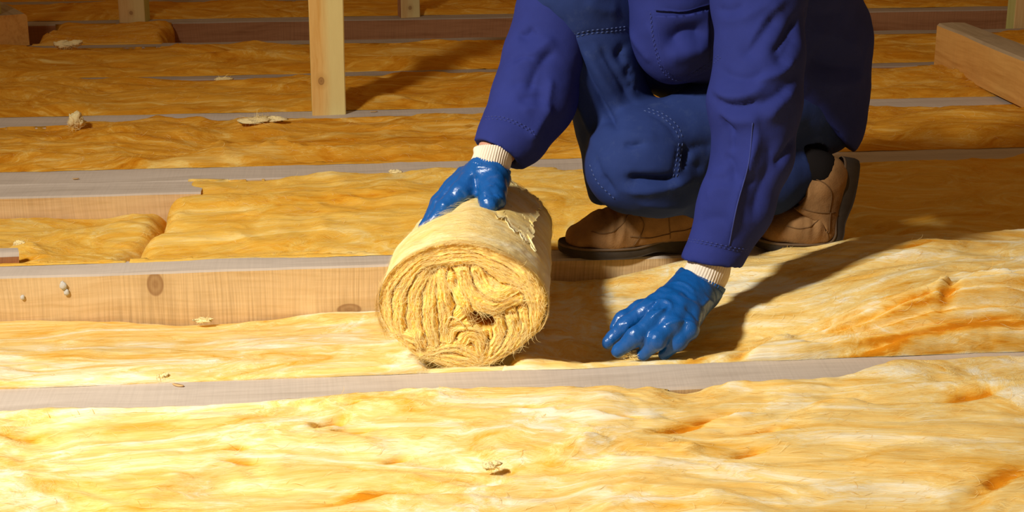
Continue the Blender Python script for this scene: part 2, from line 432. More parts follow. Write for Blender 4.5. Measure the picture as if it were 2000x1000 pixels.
floor = mesh_obj('floor', *join([(np.array([[-4.2, .4, -.225], [5.2, .4, -.225], [5.2, 9.2, -.225], [-4.2, 9.2, -.225], [-4.2, .4, -.255], [5.2, .4, -.255], [5.2, 9.2, -.255], [-4.2, 9.2, -.255]]),
                                    [(0, 1, 2, 3), (7, 6, 5, 4), (0, 4, 5, 1), (1, 5, 6, 2), (2, 6, 7, 3), (3, 7, 4, 0)])]), M_deck, smooth=False, origin=(.5, 4, -.225))
floor['kind'] = 'structure'
xs_ = [(-2.2, 2.6)]
M_B = wood('sawn_pine_with_knots', (.80, .59, .32), (.62, .40, .17), kerf=.8, knots=[(tuple(PY(303, 556, 2.941) - np.array([.45, 2.979, 0])), (.017, .1, .026)), (tuple(PY(682, 605, 2.941) - np.array([.45, 2.979, 0])), (.026, .1, .0135))])
joist('A', 2.268, 2.377, -2.2, 2.9, [M_top, M_pine], 'pale dusty joist nearest the camera, running in front of the wool roll', 1)
joB = joist('B', 2.941, 3.017, -2.2, 3.1, [M_top, M_B], 'joist under the worker\'s shoes with its knotty front face exposed on the left', 2)
joist('C', 3.632, 3.762, -2.6, 3.5, [M_top, M_pine], 'joist just behind the worker, level with the wrist on the roll', 3)
joist('C2', 3.523, 3.626, -2.6, -.44, [M_top, M_pine], 'short lapped joist lying doubled against its neighbour at the left edge', 4)
joist('D', 4.24, 4.372, -2.8, 3.8, [M_top, M_pine], 'joist that carries the tall foreground post', 5)
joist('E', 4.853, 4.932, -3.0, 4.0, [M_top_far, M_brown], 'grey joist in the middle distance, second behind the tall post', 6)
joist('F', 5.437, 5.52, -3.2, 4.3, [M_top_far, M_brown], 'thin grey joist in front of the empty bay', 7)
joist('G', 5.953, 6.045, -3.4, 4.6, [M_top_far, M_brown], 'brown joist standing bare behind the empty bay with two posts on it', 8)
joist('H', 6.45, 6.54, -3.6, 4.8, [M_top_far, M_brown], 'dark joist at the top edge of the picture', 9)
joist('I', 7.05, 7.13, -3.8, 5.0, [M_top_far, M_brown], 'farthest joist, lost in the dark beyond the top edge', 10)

# plaster specks on the knotty face
def blob(c, r, seed=0, flat=(1, 1, 1), n=9, amp=.3):
    th = np.linspace(0, 2 * np.pi, n, endpoint=False); ph = np.linspace(.15, np.pi - .15, n - 3)
    V = []
    for p in ph:
        for t in th:
            d = np.array([math.sin(p) * math.cos(t), math.sin(p) * math.sin(t), math.cos(p)])
            V.append(d)
    V = np.array(V); k = 1 + amp * fbm(V[:, 0] * 1.7 + V[:, 2] * 2.1, V[:, 1] * 1.9 - V[:, 2], 3, seed)
    V = V * k[:, None] * r * np.array(flat) + np.array(c)
    F = [(i * n + j, i * n + (j + 1) % n, (i + 1) * n + (j + 1) % n, (i + 1) * n + j) for i in range(len(ph) - 1) for j in range(n)]
    F += [tuple(range(n))[::-1], tuple((len(ph) - 1) * n + j for j in range(n))]
    return V, [f[::-1] for f in F]
for i, (px, py, r) in enumerate([(124, 558, .008), (130, 571, .006), (44, 581, .0045), (148, 638, .006)]):
    c = PY(px, py, 2.938); mesh_obj('plaster_speck', *blob(c, r, i, (1, .5, 1.25)), M_plaster, joB, origin=c)

# posts
def post(base, w, d, h, mats, label, yaw=0., lean=(0, 0), seed=0):
    V, F, fm = timber('post', h, w, d, mats, wob=.0015, seed=seed, step=.06, cham=.003)
    V = np.stack([V[:, 1], -V[:, 2] , V[:, 0] + h / 2], 1)          # stand it up: width x, depth y (front face at y=0)
    V[:, 0] += lean[0] * V[:, 2]; V[:, 1] += lean[1] * V[:, 2]
    c, s = math.cos(yaw), math.sin(yaw); V = np.stack([V[:, 0] * c - V[:, 1] * s, V[:, 0] * s + V[:, 1] * c, V[:, 2]], 1)
    o = mesh_obj('wooden_post', V + np.array(base), [f[::-1] for f in F], mats, origin=base, face_mat=fm, smooth=False)
    return tag(o, label, 'post', 'upright roof posts')
kn = lambda *k: [((x, -.0, z), (r1, .02, r2)) for x, z, r1, r2 in k]
M_post = wood('fresh_post_pine', (.85, .57, .20), (.68, .36, .08), sapwood=((.80, .72, .32), .008), knots=kn((-.020, .105, .009, .012)), axis=2, gscale=1.2)
M_post_s = wood('green_post_edge', (.66, .62, .22), (.50, .46, .13), axis=2)
M_post2 = wood('far_post_pine', (.74, .54, .24), (.60, .36, .12), sapwood=((.72, .60, .27), .012), knots=kn((-.002, .04, .007, .008)), axis=2)
post((-.147, 4.302, 0), .101, .062, 1.7, [M_post, M_post_s], 'tall pale pine post with a knot, left of the worker', .06, (.0045, 0), 21)
post((-.974, 5.965, 0), .105, .075, 1.6, [M_post2, M_post_s], 'upright post at the upper left, standing on the far joist', -.12, (0, 0), 22)
post((.140, 5.985, 0), .080, .06, 1.6, [M_post2, M_brown], 'short-looking post end at the top, between tall post and worker', .22, (0, 0), 23)
post((2.56, 5.545, -.02), .12, .07, 1.6, [M_post2, M_post_s], 'pale post cut by the top right corner', .02, (0, 0), 24)
post((-1.405, 5.46, .115), .07, .06, 1.5, [M_post2, M_post_s], 'thin post barely showing at the far left edge', 0, (0, 0), 25)

# loose timbers lying on the joists
def lying(name, a, b, w, h, mats, label, cat, seed=0, mid=None):
    """beam whose bottom centre line runs a -> b"""
    a, b = np.array(a, float), np.array(b, float); L = np.linalg.norm(b - a); x = (b - a) / L
    y = np.cross([0, 0, 1], x); y /= np.linalg.norm(y); z = np.cross(x, y)
    V, F, fm = timber(name, L, w, h, mats, wob=.004, seed=seed, step=.04, cham=.008); V[:, 2] += h
    c = (a + b) / 2
    o = mesh_obj(name, V, F, mats, face_mat=fm, smooth=False)
    o.matrix_world = Matrix(((x[0], y[0], z[0], c[0]), (x[1], y[1], z[1], c[1]), (x[2], y[2], z[2], c[2]), (0, 0, 0, 1)))
    return tag(o, label, cat)
M_beam = wood('weathered_beam_top', (.46, .34, .20), (.33, .23, .12), grime=.35)
M_beam_s = wood('orange_beam_side', (.76, .43, .12), (.56, .27, .06), kerf=.15, grime=.08)
lying('timber_beam', (1.945, 4.80, .012), (2.02, 3.50, .012), .105, .145, [M_beam, M_beam_s], 'thick square beam lying across the joists at the right edge', 'beam', 31)
lying('timber_offcut', (-1.325, 5.475, .003), (-1.62, 6.02, .003), .115, .118, [M_beam, M_beam_s], 'rough block of timber lying at the upper left edge', 'offcut', 32)
lying('board_offcut', (-1.0, 2.99, .012), (-.775, 3.06, -.012), .05, .03, [M_top, M_brown], 'grey board end poking in at the left edge on the wool', 'offcut', 33)
# ---------------------------------------------------------------- insulation batts
def wool_relief(x, y, seed, amp=1.0):
    wx = x + .10 * fbm(x * 2.1, y * 3.0, 3, seed + 50); wy = y + .055 * fbm(x * 2.6, y * 3.4, 3, seed + 60)
    r = lambda q: 1 - np.abs(q) * 1.6
    h = .020 * fbm(wx * 2.4, wy * 5.5, 3, seed)
    h = h + .0065 * r(perlin(wx * 6, wy * 16, seed + 7)) * (.5 + perlin(wx * 2, wy * 3, seed + 8))
    h = h + .0026 * fbm(wx * 11, wy * 36, 3, seed + 11)
    h = h + .0011 * fbm(wx * 26, wy * 110, 2, seed + 17)
    return amp * h
def ribbons(P, D, L, W, nseg, up, seed, arc=.3, curl=1.0):
    """thin fibre strips: start points P, directions D, lengths L, widths W"""
    rng = np.random.RandomState(seed); n = len(P); V = np.zeros((n, nseg + 1, 2, 3)); pos = P.copy(); d = D / np.linalg.norm(D, axis=1)[:, None]
    ax = up / np.linalg.norm(up, axis=1)[:, None]; cv = rng.normal(0, 1.1, n) * curl; lift = rng.rand(n) * arc
    for k in range(nseg + 1):
        side = np.cross(ax, d); t = k / nseg; w = W * (1 - .75 * abs(2 * t - 1))
        off = ax * (np.sin(math.pi * t) * lift * L * .35)[:, None]
        V[:, k, 0] = pos + off + side * w[:, None] * .5; V[:, k, 1] = pos + off - side * w[:, None] * .5
        pos = pos + d * (L / nseg)[:, None]; a = cv / nseg + rng.normal(0, .18, n) * curl
        d = d * np.cos(a)[:, None] + np.cross(ax, d) * np.sin(a)[:, None]
    base = (np.arange(n) * (nseg + 1) * 2)[:, None]; k = np.arange(nseg)[None, :] * 2
    F = np.stack([base + k, base + k + 2, base + k + 3, base + k + 1], -1).reshape(-1, 4)
    return V.reshape(-1, 3), F
BATTS = {}
def batt(key, label, x0, x1, ylo, yhi, top, dx, dy, seed, fibres=0, amp=1.0, ends=(0, 0), gouges=(), bottom=-.215, joists=(), group='golden batts between the joists', mat=None, xmap=None, stripe=None, rough=(.5, .5), wander=.012):
    """one glass-wool batt: relief top, edges rolled down into the bay; ylo/yhi/top are functions"""
    nx = int((x1 - x0) / dx) + 1; ym = yhi(np.array([0.]))[0] - ylo(np.array([0.]))[0]; ny = int(ym / dy) + 1
    X = np.linspace(x0, x1, nx)[:, None]; tt = np.linspace(0, 1, ny)[None, :]
    e0 = -.003 - .6 * wander * np.abs(fbm(X * 5, 0 * X + 1, 5, seed + 21, .6)); e1 = wander * fbm(X * 5, 0 * X + 7, 5, seed + 22, .6)
    lo = ylo(X) + e0; hi = yhi(X) + e1
    Y = lo + (hi - lo) * tt; Xg = X + 0 * Y
    if ends[0]: Xg = Xg + (1 - sstep(0, .25, Xg - x0)) * ends[0] * fbm(Y * 6, 0 * Y, 4, seed + 31)
    if ends[1]: Xg = Xg + (1 - sstep(0, .25, x1 - Xg)) * ends[1] * fbm(Y * 6, 0 * Y + 3, 4, seed + 32)
    if xmap:
        side, fn = xmap; c_ = fn(Y)
        Xg = x1 - (x1 - Xg) * (x1 - c_) / (x1 - x0) if side > 0 else x0 + (Xg - x0) * (c_ - x0) / (x1 - x0)
    Zt = top(Xg, Y) + wool_relief(Xg, Y, seed, amp)
    deep = np.zeros_like(Zt)
    for (gx, gy, rx, ry, ang, dep) in gouges:
        c, s = math.cos(ang), math.sin(ang); u = ((Xg - gx) * c + (Y - gy) * s) / rx; v = (-(Xg - gx) * s + (Y - gy) * c) / ry
        q = u * u + v * v + .5 * fbm(Xg * 30, Y * 60, 2, seed + 41); g = np.exp(-np.maximum(q, 0)); Zt -= dep * g
        if dep > 0: deep += g * min(1, dep / .012)  # shade inside gouges painted as darker orange, growing with depth
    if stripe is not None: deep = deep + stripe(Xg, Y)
    # rolled edges: distance to the nearest rim
    rim = .035 * (1 + .6 * fbm(X * 7, 0 * X + 2, 3, seed + 23))
    def roll(d, r): q = np.clip(1 - d / r, 0, 1); return 1 - np.sqrt(np.maximum(1 - q * q, 0))
    drop = roll(Y - lo, rim) * rough[0] + roll(hi - Y, rim) * rough[1]
    Zt = Zt - .06 * drop
    if ends[0]: Zt = Zt - .07 * roll(Xg - x0, .04)
    if ends[1]: Zt = Zt - .07 * roll(x1 - Xg, .04)
    for (j0, j1) in joists:
        m = (Y > j0 - .004) & (Y < j1 + .004); Zt = np.where(m, np.maximum(Zt, .0008 + (.0045 + .0025 * perlin(Xg * 40, Y * 40, seed)) * sstep(0, .022, np.minimum(Y - lo, hi - Y))), Zt)
    # side walls
    def over(Yc, Xc): 
        z = np.full_like(Yc, bottom)
        for (j0, j1) in joists: z = np.where((Yc > j0 - .006) & (Yc < j1 + .006), .0004, z)
        return z
    wl = np.stack([np.concatenate([Xg[:, :1]], 1), lo, over(lo, X)], -1); wh = np.stack([Xg[:, -1:], hi, over(hi, X)], -1)
    G = np.concatenate([wl, np.stack([Xg, Y, Zt], -1), wh], 1)
    st = G[:1].copy(); st[..., 2] = np.minimum(st[..., 2], bottom); en = G[-1:].copy(); en[..., 2] = np.minimum(en[..., 2], bottom)
    G = np.concatenate([st, G, en], 0)
    F = grid_faces(G.shape[0], G.shape[1])[:, ::1]
    V = G.reshape(-1, 3); org = np.array([(x0 + x1) / 2, float(np.mean(lo) + np.mean(hi)) / 2, 0.])
    o = mesh_obj('insulation_batt', V, F, mat or M_wool, origin=org)
    ang = .5 * fbm(V[:, 0] * 1.3, V[:, 1] * 2.2, 3, seed + 71)
    c, s = np.cos(ang * .35), np.sin(ang * .35)
    attr(o, 'fib', 'FLOAT_VECTOR', np.stack([V[:, 0] * c + V[:, 1] * s + seed * 1.7, V[:, 1] * c - V[:, 0] * s * .6 + 1.2 * V[:, 2], V[:, 2] * 2 + seed], 1))
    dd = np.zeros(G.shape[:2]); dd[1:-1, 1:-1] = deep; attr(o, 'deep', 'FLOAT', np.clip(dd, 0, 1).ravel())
    tag(o, label, 'insulation', group)
    BATTS[key] = (o, X[:, 0], lo, hi, Zt)
    if fibres:
        rng = np.random.RandomState(int(seed) + 5); i = rng.randint(2, nx - 3, fibres); j = (rng.beta(.8, .8, fibres) * (ny - 13)).astype(int) + 6
        P = np.stack([Xg[i, j], Y[i, j], Zt[i, j] + .0006], 1)
        th = rng.normal(0, .30, fibres) + .9 * fbm(P[:, 0] * 2, P[:, 1] * 3, 2, seed + 71)
        sx = np.stack([np.ones(fibres) * 2 * dx, np.zeros(fibres), Zt[i + 1, j] - Zt[i - 1, j]], 1)
        sy = np.stack([np.zeros(fibres), np.abs(Y[i, j + 1] - Y[i, j - 1]), Zt[i, j + 1] - Zt[i, j - 1]], 1)
        up = np.cross(sx, sy); sx /= np.linalg.norm(sx, axis=1)[:, None]; sy /= np.linalg.norm(sy, axis=1)[:, None] + 1e-9
        D = sx * np.cos(th)[:, None] + sy * np.sin(th)[:, None]
        L = np.minimum(rng.gamma(2.2, .007, fibres) + .006, .034); W = .0004 + .0005 * rng.rand(fibres) ** 3
        Vf, Ff = ribbons(P, D, L, W, 5, up, int(seed) + 6, arc=.15)
        half = fibres * 3 // 5
        nv = half * 12; nf = half * 5
        for nm, v, f, m in (('loose_fibres', Vf[:nv], Ff[:nf], M_fibre), ('golden_fibres', Vf[nv:], Ff[nf:] - nv, M_fibre_gold)):
            q = mesh_obj(nm, v, f, m, o, origin=org); q['kind'] = 'stuff'
    return o
K = lambda v: (lambda x: 0 * x + v)
def gz(px, py, rx, ry, ang, dep, z=0.0):
    p = PZ(px, py, z); return (p[0], p[1], rx, ry, ang, dep)
jA, jB, jC, jC2, jD, jE, jF, jG, jH = [(JO[k][1], JO[k][2]) for k in ('A', 'B', 'C', 'C2', 'D', 'E', 'F', 'G', 'H')]

# foreground batt: swells over the joist towards the right
def f_top(x, y): return .004 + .010 * sstep(-.5, .5, x) + .012 * sstep(.5, 1.2, x) + .012 * np.sin((y - 1.3) * 4)
def f_hi(x): return 2.277 + .022 * np.exp(-((x - .15) / .28) ** 2) - .016 * np.exp(-((x - .55) / .20) ** 2) + .075 * sstep(.70, 1.15, x) + .0 * x
fg = [gz(645, 830, .034, .013, .95, .026), gz(686, 850, .026, .007, .1, .020), gz(690, 793, .008, .006, 0, .014), gz(455, 889, .022, .008, .1, .012), gz(475, 910, .026, .007, -.1, .010),
      gz(1372, 822, .040, .009, .25, .018), gz(1480, 862, .040, .009, .12, .020), gz(1462, 900, .030, .008, .25, .016), gz(1215, 833, .03, .007, -.2, .012), gz(1030, 812, .03, .008, -.2, .010),
      gz(770, 900, .02, .008, .5, .010), gz(1330, 850, .05, .012, .5, .012), gz(1940, 980, .05, .012, .5, .012), gz(700, 985, .06, .02, .2, .010), gz(40, 855, .05, .014, 0, .008), gz(1900, 800, .05, .012, .2, .012),
      gz(1140, 900, .05, .02, .2, -.012), gz(1330, 905, .04, .018, 0, -.014), gz(1440, 835, .05, .014, .1, -.014), gz(1630, 815, .05, .02, .1, -.010), gz(830, 790, .06, .016, .1, -.012), gz(560, 870, .08, .02, -.2, -.010)]
batt('front', 'large bright batt filling the whole foreground in front of the nearest joist', -1.5, 2.1, K(1.45), f_hi, f_top, .006, .0035, 101, 12000, 1.05, gouges=fg, joists=[jA], rough=(.2, .14), wander=.013)

# bay between A and B, left of and under the roll: low beside joist B, level with joist A
def l_top(x, y): return -.098 + .100 * sstep(2.90, 2.41, y) + .010 * np.sin(x * 4) * sstep(2.42, 2.5, y) + .012 * np.exp(-np.maximum(y - 2.378, 0) / .03) - .05 * sstep(.05, .12, x)
batt('roll_left', 'low batt left of the wool roll, sunk below the knotty joist face', -1.9, .235, K(2.370), K(2.938), l_top, .006, .0045, 102, 5000, .62, joists=[jA], gouges=[gz(690, 632, .1, .012, 0, -.012, -.1)], rough=(.1, .1), wander=.004)
# bay between A and B, the unrolled part under the gloved hand
def r_hi(x): return 2.928 + .020 * sstep(.85, 1.1, x) + .01 * sstep(1.2, 1.5, x)
def r_top(x, y):
    k = sstep(.42, .98, x); q_ = sstep(.70, .95, x); far = sstep(2.40, 2.62, y) * (1 - q_) + sstep(2.385, 2.475, y) * q_
    z = -.035 + .030 * k + (.022 + .05 * sstep(.7, 1.15, x)) * far * (.25 + .75 * k) * (1 - .75 * sstep(2.72, 2.92, y)) + .02 * sstep(.5, .75, x)
    z += .025 * sstep(2.52, 2.40, y) * (1 - k) + .022 * np.exp(-np.maximum(y - 2.378, 0) / .035) * sstep(1.3, 1.0, x)
    z -= .012 * np.exp(-(((x - .43) / .09) ** 2 + ((y - 2.52) / .10) ** 2))
    z += .0065 * np.sin((y + .02 * np.sin(x * 4) + .012 * perlin(x * 3, y * 6, 5)) * 2 * math.pi / .021 + 1.5 * perlin(x * 5, y * 4, 6)) * sstep(2.50, 2.46, y) * sstep(.68, .85, x)
    z += .028 * np.exp(-(((y - 2.47 - .02 * np.sin(x * 5)) / .035) ** 2)) * sstep(.72, .95, x)
    return z
batt('roll_right', 'unrolled batt under the gloved hand, its layered edge raised on the right', .205, 2.7, K(2.370), r_hi, r_top, .006, .0040, 103, 10000, .9, ends=(.02, 0), joists=[jA, jB],
     gouges=[gz(1446, 690, .03, .012, .6, .018, .01), gz(1475, 668, .018, .010, .4, .012, .01), gz(1520, 668, .03, .016, .2, -.016, .01), gz(1838, 597, .035, .012, .9, -.018, .05), gz(1850, 606, .03, .012, .9, .016, .05), gz(1760, 640, .12, .012, .1, .008, .05),
              gz(1930, 575, .08, .008, -.4, -.014, .05), gz(1950, 590, .06, .01, -.4, .010, .05), gz(1790, 528, .08, .010, .1, -.010, .05), gz(1780, 505, .05, .010, .1, .010, .05)], rough=(.55, .30), wander=.008,
     stripe=lambda x, y: sstep(2.49, 2.455, y) * sstep(.66, .90, x) * (.22 + .38 * np.sin((y + .02 * np.sin(x * 4) + .012 * perlin(x * 3, y * 6, 5)) * 2 * math.pi / .015 + 2 * perlin(x * 6, y * 4, 6))))

# bay between B and C: two batts meeting in a crease
crease = spline([PZ(262, 506, -.02)[:2], PZ(270, 478, -.02)[:2], PZ(308, 455, -.02)[:2], PZ(326, 412, -.02)[:2], PZ(352, 372, -.02)[:2], PZ(372, 352, 0)[:2]], 12)
cy, cx = crease[:, 1], crease[:, 0]; order = np.argsort(cy); cy, cx = cy[order], cx[order]
def near_crease(x, y, side):
    d = (x - np.interp(y, cy, cx)) * side; return d
def bl_top(x, y): return -.030 - .022 * sstep(3.3, 3.5, y) + .012 * sstep(3.2, 3.02, y)
def shaped(side, base):
    def t(x, y):
        d = near_crease(x, y, side); q = np.clip(1 - d / .05, 0, 1); return base(x, y) - .085 * (1 - np.sqrt(np.maximum(1 - q * q, 0)))
    return t
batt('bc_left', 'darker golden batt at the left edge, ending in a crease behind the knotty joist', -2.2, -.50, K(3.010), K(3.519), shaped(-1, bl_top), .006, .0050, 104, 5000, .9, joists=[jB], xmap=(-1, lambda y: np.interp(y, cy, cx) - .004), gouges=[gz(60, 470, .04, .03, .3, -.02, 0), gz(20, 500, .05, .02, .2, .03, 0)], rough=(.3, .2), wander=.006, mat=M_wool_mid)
def br_top(x, y): return -.010 + .016 * sstep(3.05, 3.3, y) + .010 * np.sin(x * 3 + 1)
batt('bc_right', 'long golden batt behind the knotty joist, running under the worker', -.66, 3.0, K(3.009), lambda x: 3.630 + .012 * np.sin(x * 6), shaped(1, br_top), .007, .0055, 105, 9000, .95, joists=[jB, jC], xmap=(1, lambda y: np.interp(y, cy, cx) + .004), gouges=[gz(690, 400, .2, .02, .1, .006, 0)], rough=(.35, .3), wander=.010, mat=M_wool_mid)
# bays further back
def cd_top(x, y): return .000 + .016 * np.sin((y - 3.76) / .48 * math.pi)
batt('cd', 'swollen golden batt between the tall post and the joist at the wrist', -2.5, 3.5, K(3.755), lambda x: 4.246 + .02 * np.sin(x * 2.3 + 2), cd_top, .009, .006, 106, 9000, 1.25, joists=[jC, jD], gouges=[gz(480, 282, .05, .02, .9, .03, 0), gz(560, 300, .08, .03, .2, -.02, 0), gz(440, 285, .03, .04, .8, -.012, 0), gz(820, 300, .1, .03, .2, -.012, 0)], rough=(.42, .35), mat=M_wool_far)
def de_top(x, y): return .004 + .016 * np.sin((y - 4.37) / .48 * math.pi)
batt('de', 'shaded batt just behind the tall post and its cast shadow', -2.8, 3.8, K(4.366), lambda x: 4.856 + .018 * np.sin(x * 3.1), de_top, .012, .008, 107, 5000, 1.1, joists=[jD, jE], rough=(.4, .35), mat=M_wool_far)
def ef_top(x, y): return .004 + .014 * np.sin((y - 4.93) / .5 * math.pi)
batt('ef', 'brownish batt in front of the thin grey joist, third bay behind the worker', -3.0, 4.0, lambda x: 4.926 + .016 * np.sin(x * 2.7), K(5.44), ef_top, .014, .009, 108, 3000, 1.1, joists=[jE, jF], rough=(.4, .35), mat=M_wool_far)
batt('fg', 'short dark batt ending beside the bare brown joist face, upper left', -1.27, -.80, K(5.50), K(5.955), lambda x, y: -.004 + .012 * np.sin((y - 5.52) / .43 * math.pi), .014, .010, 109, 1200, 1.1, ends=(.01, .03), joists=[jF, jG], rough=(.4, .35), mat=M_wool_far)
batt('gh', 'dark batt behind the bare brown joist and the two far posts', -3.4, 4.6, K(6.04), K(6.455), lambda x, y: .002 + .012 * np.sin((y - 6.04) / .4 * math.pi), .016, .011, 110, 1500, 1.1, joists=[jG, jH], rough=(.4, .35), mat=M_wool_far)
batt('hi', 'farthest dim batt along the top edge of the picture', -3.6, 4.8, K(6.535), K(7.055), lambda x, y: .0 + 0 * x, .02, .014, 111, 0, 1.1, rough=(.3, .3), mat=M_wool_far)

# ---------------------------------------------------------------- loose tufts lying about
def tuft(px, py, z, size, label, seed, flat=.6, long=1.0):
    c = PZ(px, py, z); rng = np.random.RandomState(seed)
    parts = [blob((rng.normal(0, size * .35) * long, rng.normal(0, size * .2), size * flat * (.45 + .5 * rng.rand())), size * (.35 + .3 * rng.rand()), seed * 7 + i, (1.3 * long, .9, flat), 12, .55) for i in range(5)]
    V, F = join(parts)
    V[:, 2] -= V[:, 2].min() + .002
    o = mesh_obj('wool_tuft', V + c, F, M_tuft, origin=c)
    n = int(50 + size * 1800); d = rng.normal(0, 1, (n, 3)); d[:, 2] = np.abs(d[:, 2]); d /= np.linalg.norm(d, axis=1)[:, None]
    P = c + d * size * np.array([.75 * long, .6, .7 * flat]) * rng.rand(n)[:, None] + [0, 0, size * .15]
    T = np.cross(d, rng.normal(0, 1, (n, 3))) + d * .35; T[:, 2] *= flat * .6; n_ = n
    Vf, Ff = ribbons(P, T, size * (.5 + .9 * rng.rand(n)), .0006 + .0006 * rng.rand(n), 4, d, seed, .5, 1.6)
    q = mesh_obj('stray_fibres', Vf, Ff, M_fibre, o, origin=c); q['kind'] = 'stuff'
    return tag(o, label, 'tuft', 'loose wool tufts')
tuft(148, 252, .014, .032, 'pointed wool tuft standing on the joist at the far left', 1, 1.0, .6)
tuft(181, 257, .010, .012, 'tiny curled wool ball beside the pointed tuft', 2)
tuft(505, 240, .022, .040, 'flat pale wool flakes left of the tall post foot', 3, .35, 1.5)
tuft(436, 160, .012, .024, 'small wool tuft on the joist well left of the tall post', 4, .45, 1.4)
tuft(132, 96, .014, .036, 'pale wool clump on the thin joist at the upper left', 5, .6, 1.0)
tuft(768, 340, .004, .013, 'small golden tuft on the joist left of the wrist', 6)
tuft(315, 737, .008, .010, 'small pale lump of wool on the batt left of the roll', 7)
tuft(962, 915, .016, .011, 'small white lump of wool on the foreground batt', 8)
tuft(1560, 470, .004, .014, 'frayed tuft at the toe of the raised-heel shoe', 9, .6, 1.6)
tuft(1235, 697, .004, .016, 'pale frayed tuft under the gloved fingertips', 10, .6, 1.2)
tuft(1262, 692, .004, .013, 'pale tuft between two gloved fingertips', 11, .8)
tuft(1835, 478, .022, .022, 'soft tuft on the joist edge at the right', 12, .5, 1.3)
tuft(1830, 133, .004, .008, 'white speck of wool beside the end of the lying beam', 13)
tuft(40, 486, -.030, .018, 'golden tuft against the grey board end at the left edge', 14, .9, .8)
tuft(398, 628, -.100, .012, 'golden shred leaning on the knotty joist face', 15, .5, 2.0)

def chip(px, py, z, L, label, yaw, seed):
    c = PZ(px, py, z); xs = np.linspace(-L / 2, L / 2, 7); V = []
    for i, x in enumerate(xs):
        w = L * .16 * (1 - (2 * x / L) ** 2 * .7)
        for y, zz in ((-w, .0), (w, .0), (w, .002), (-w, .002)): V.append((x, y, zz + .15 * x * x / L + .0005))
    V = np.array(V); cc, s = math.cos(yaw), math.sin(yaw); V = np.stack([V[:, 0] * cc - V[:, 1] * s, V[:, 0] * s + V[:, 1] * cc, V[:, 2]], 1)
    F = [(i * 4 + j, i * 4 + (j + 1) % 4, (i + 1) * 4 + (j + 1) % 4, (i + 1) * 4 + j) for i in range(6) for j in range(4)] + [(3, 2, 1, 0), (24, 25, 26, 27)]
    return tag(mesh_obj('wood_chip', V + c, F, M_chip, origin=c), label, 'wood chip')
chip(348, 754, .001, .022, 'small curled wood chip on the nearest joist', -.5, 1)
chip(730, 219, .001, .022, 'thin wood chip on the joist right of the tall post', .2, 2)
chip(148, 350, .001, .016, 'tiny wood chip on the doubled joist at the left', .1, 3)
# ---------------------------------------------------------------- the rolled batt
R0 = np.array([.134, 2.392, .110]); R1 = np.array([.205, 2.925, .080]); RXR, RZR = .1445, .1145
ra = (R1 - R0); RL = np.linalg.norm(ra); ra /= RL
rb = np.cross(ra, [0, 0, 1]); rb /= np.linalg.norm(rb); rc_ = np.cross(rb, ra)          # rb: to the right, rc_: up
def rim_r(th):                                    # squashed outline of the roll: flat underneath, fuller upper right
    return 1 + .030 * np.cos(2 * th - .5) * 0 + .035 * np.cos(4 * th) * .6 + .014 * np.sin(3 * th + .7)
def roll_pt(a, b, l): return R0 + np.multiply.outer(a * RXR, rb) + np.multiply.outer(b * RZR, rc_) + np.multiply.outer(l, ra)
roll = empty('insulation_roll', R0 + ra * .25 - rc_ * RZR)
tag(roll, 'rolled-up pale golden wool batt with a layered spiral end, held by a glove', 'insulation roll')
ROLLW = roll
# strokes along which the layers of the end run (unit disc coordinates)
def cr(pts): return spline([((x - 558) / 453, -(y - 611) / 339) for x, y in pts], 10)
ring = lambda q: [(558 + 453 * q * math.cos(t), 611 + 339 * q * math.sin(t)) for t in np.linspace(0, 2 * math.pi, 24)]
STK = [cr(ring(.92)), cr([(620, 905), (430, 890), (290, 860), (225, 760), (205, 620), (250, 480), (340, 385), (470, 345), (620, 345), (760, 410), (880, 490), (950, 580), (960, 680), (930, 770)]),
       cr([(330, 830), (300, 700), (300, 580), (335, 480), (390, 425)]), cr([(405, 800), (385, 680), (385, 560), (400, 460)]), cr([(462, 780), (470, 660), (455, 540), (430, 450)]),
       cr([(540, 660), (575, 610), (555, 540), (510, 480)]), cr([(565, 430), (600, 520), (655, 590), (730, 615), (810, 580), (870, 555)]), cr([(640, 420), (690, 500), (770, 540), (850, 510)]),
       cr([(480, 790), (500, 720), (570, 700), (650, 710), (690, 770)]), cr([(560, 800), (600, 760), (650, 790), (660, 850)]), cr([(745, 690), (760, 760), (720, 830), (690, 880)]),
       cr([(830, 650), (850, 740), (800, 830), (740, 890)]), cr([(900, 640), (905, 730), (860, 820)]), cr([(160, 760), (250, 770), (330, 800), (340, 850)]), cr([(330, 880), (450, 830), (560, 830), (640, 880)])]
SEG = np.concatenate([np.stack([s[:-1], s[1:]], 1) for s in STK]); SID = np.concatenate([np.full(len(s) - 1, i) for i, s in enumerate(STK)])
def layer_dist(a, b):
    A = np.stack([a.ravel() * 453, b.ravel() * 339], 1).astype(np.float32); best = np.full(len(A), 1e9, np.float32); second = best.copy(); sid = np.zeros(len(A), int)
    tang = np.zeros((len(A), 2), np.float32); sign = np.ones(len(A), np.float32)
    bs = np.full((len(STK), len(A)), 1e9, np.float32)
    for (s, e), i in zip(SEG, SID):
        s = s * [453, 339]; e = e * [453, 339]; d = (e - s).astype(np.float32); t = np.clip(((A - s) @ d) / (d @ d + 1e-9), 0, 1)
        q = A - s - t[:, None] * d; D = np.sqrt((q * q).sum(1)); m = D < best
        bs[i] = np.minimum(bs[i], D); best[m] = D[m]; u_ = d / (np.linalg.norm(d) + 1e-9); tang[m] = u_; sign[m] = np.sign(q[m, 0] * -u_[1] + q[m, 1] * u_[0])
    srt = np.sort(bs, 0)[:2]
    return srt[0].reshape(a.shape), srt[1].reshape(a.shape), tang.reshape(a.shape + (2,)), sign.reshape(a.shape)
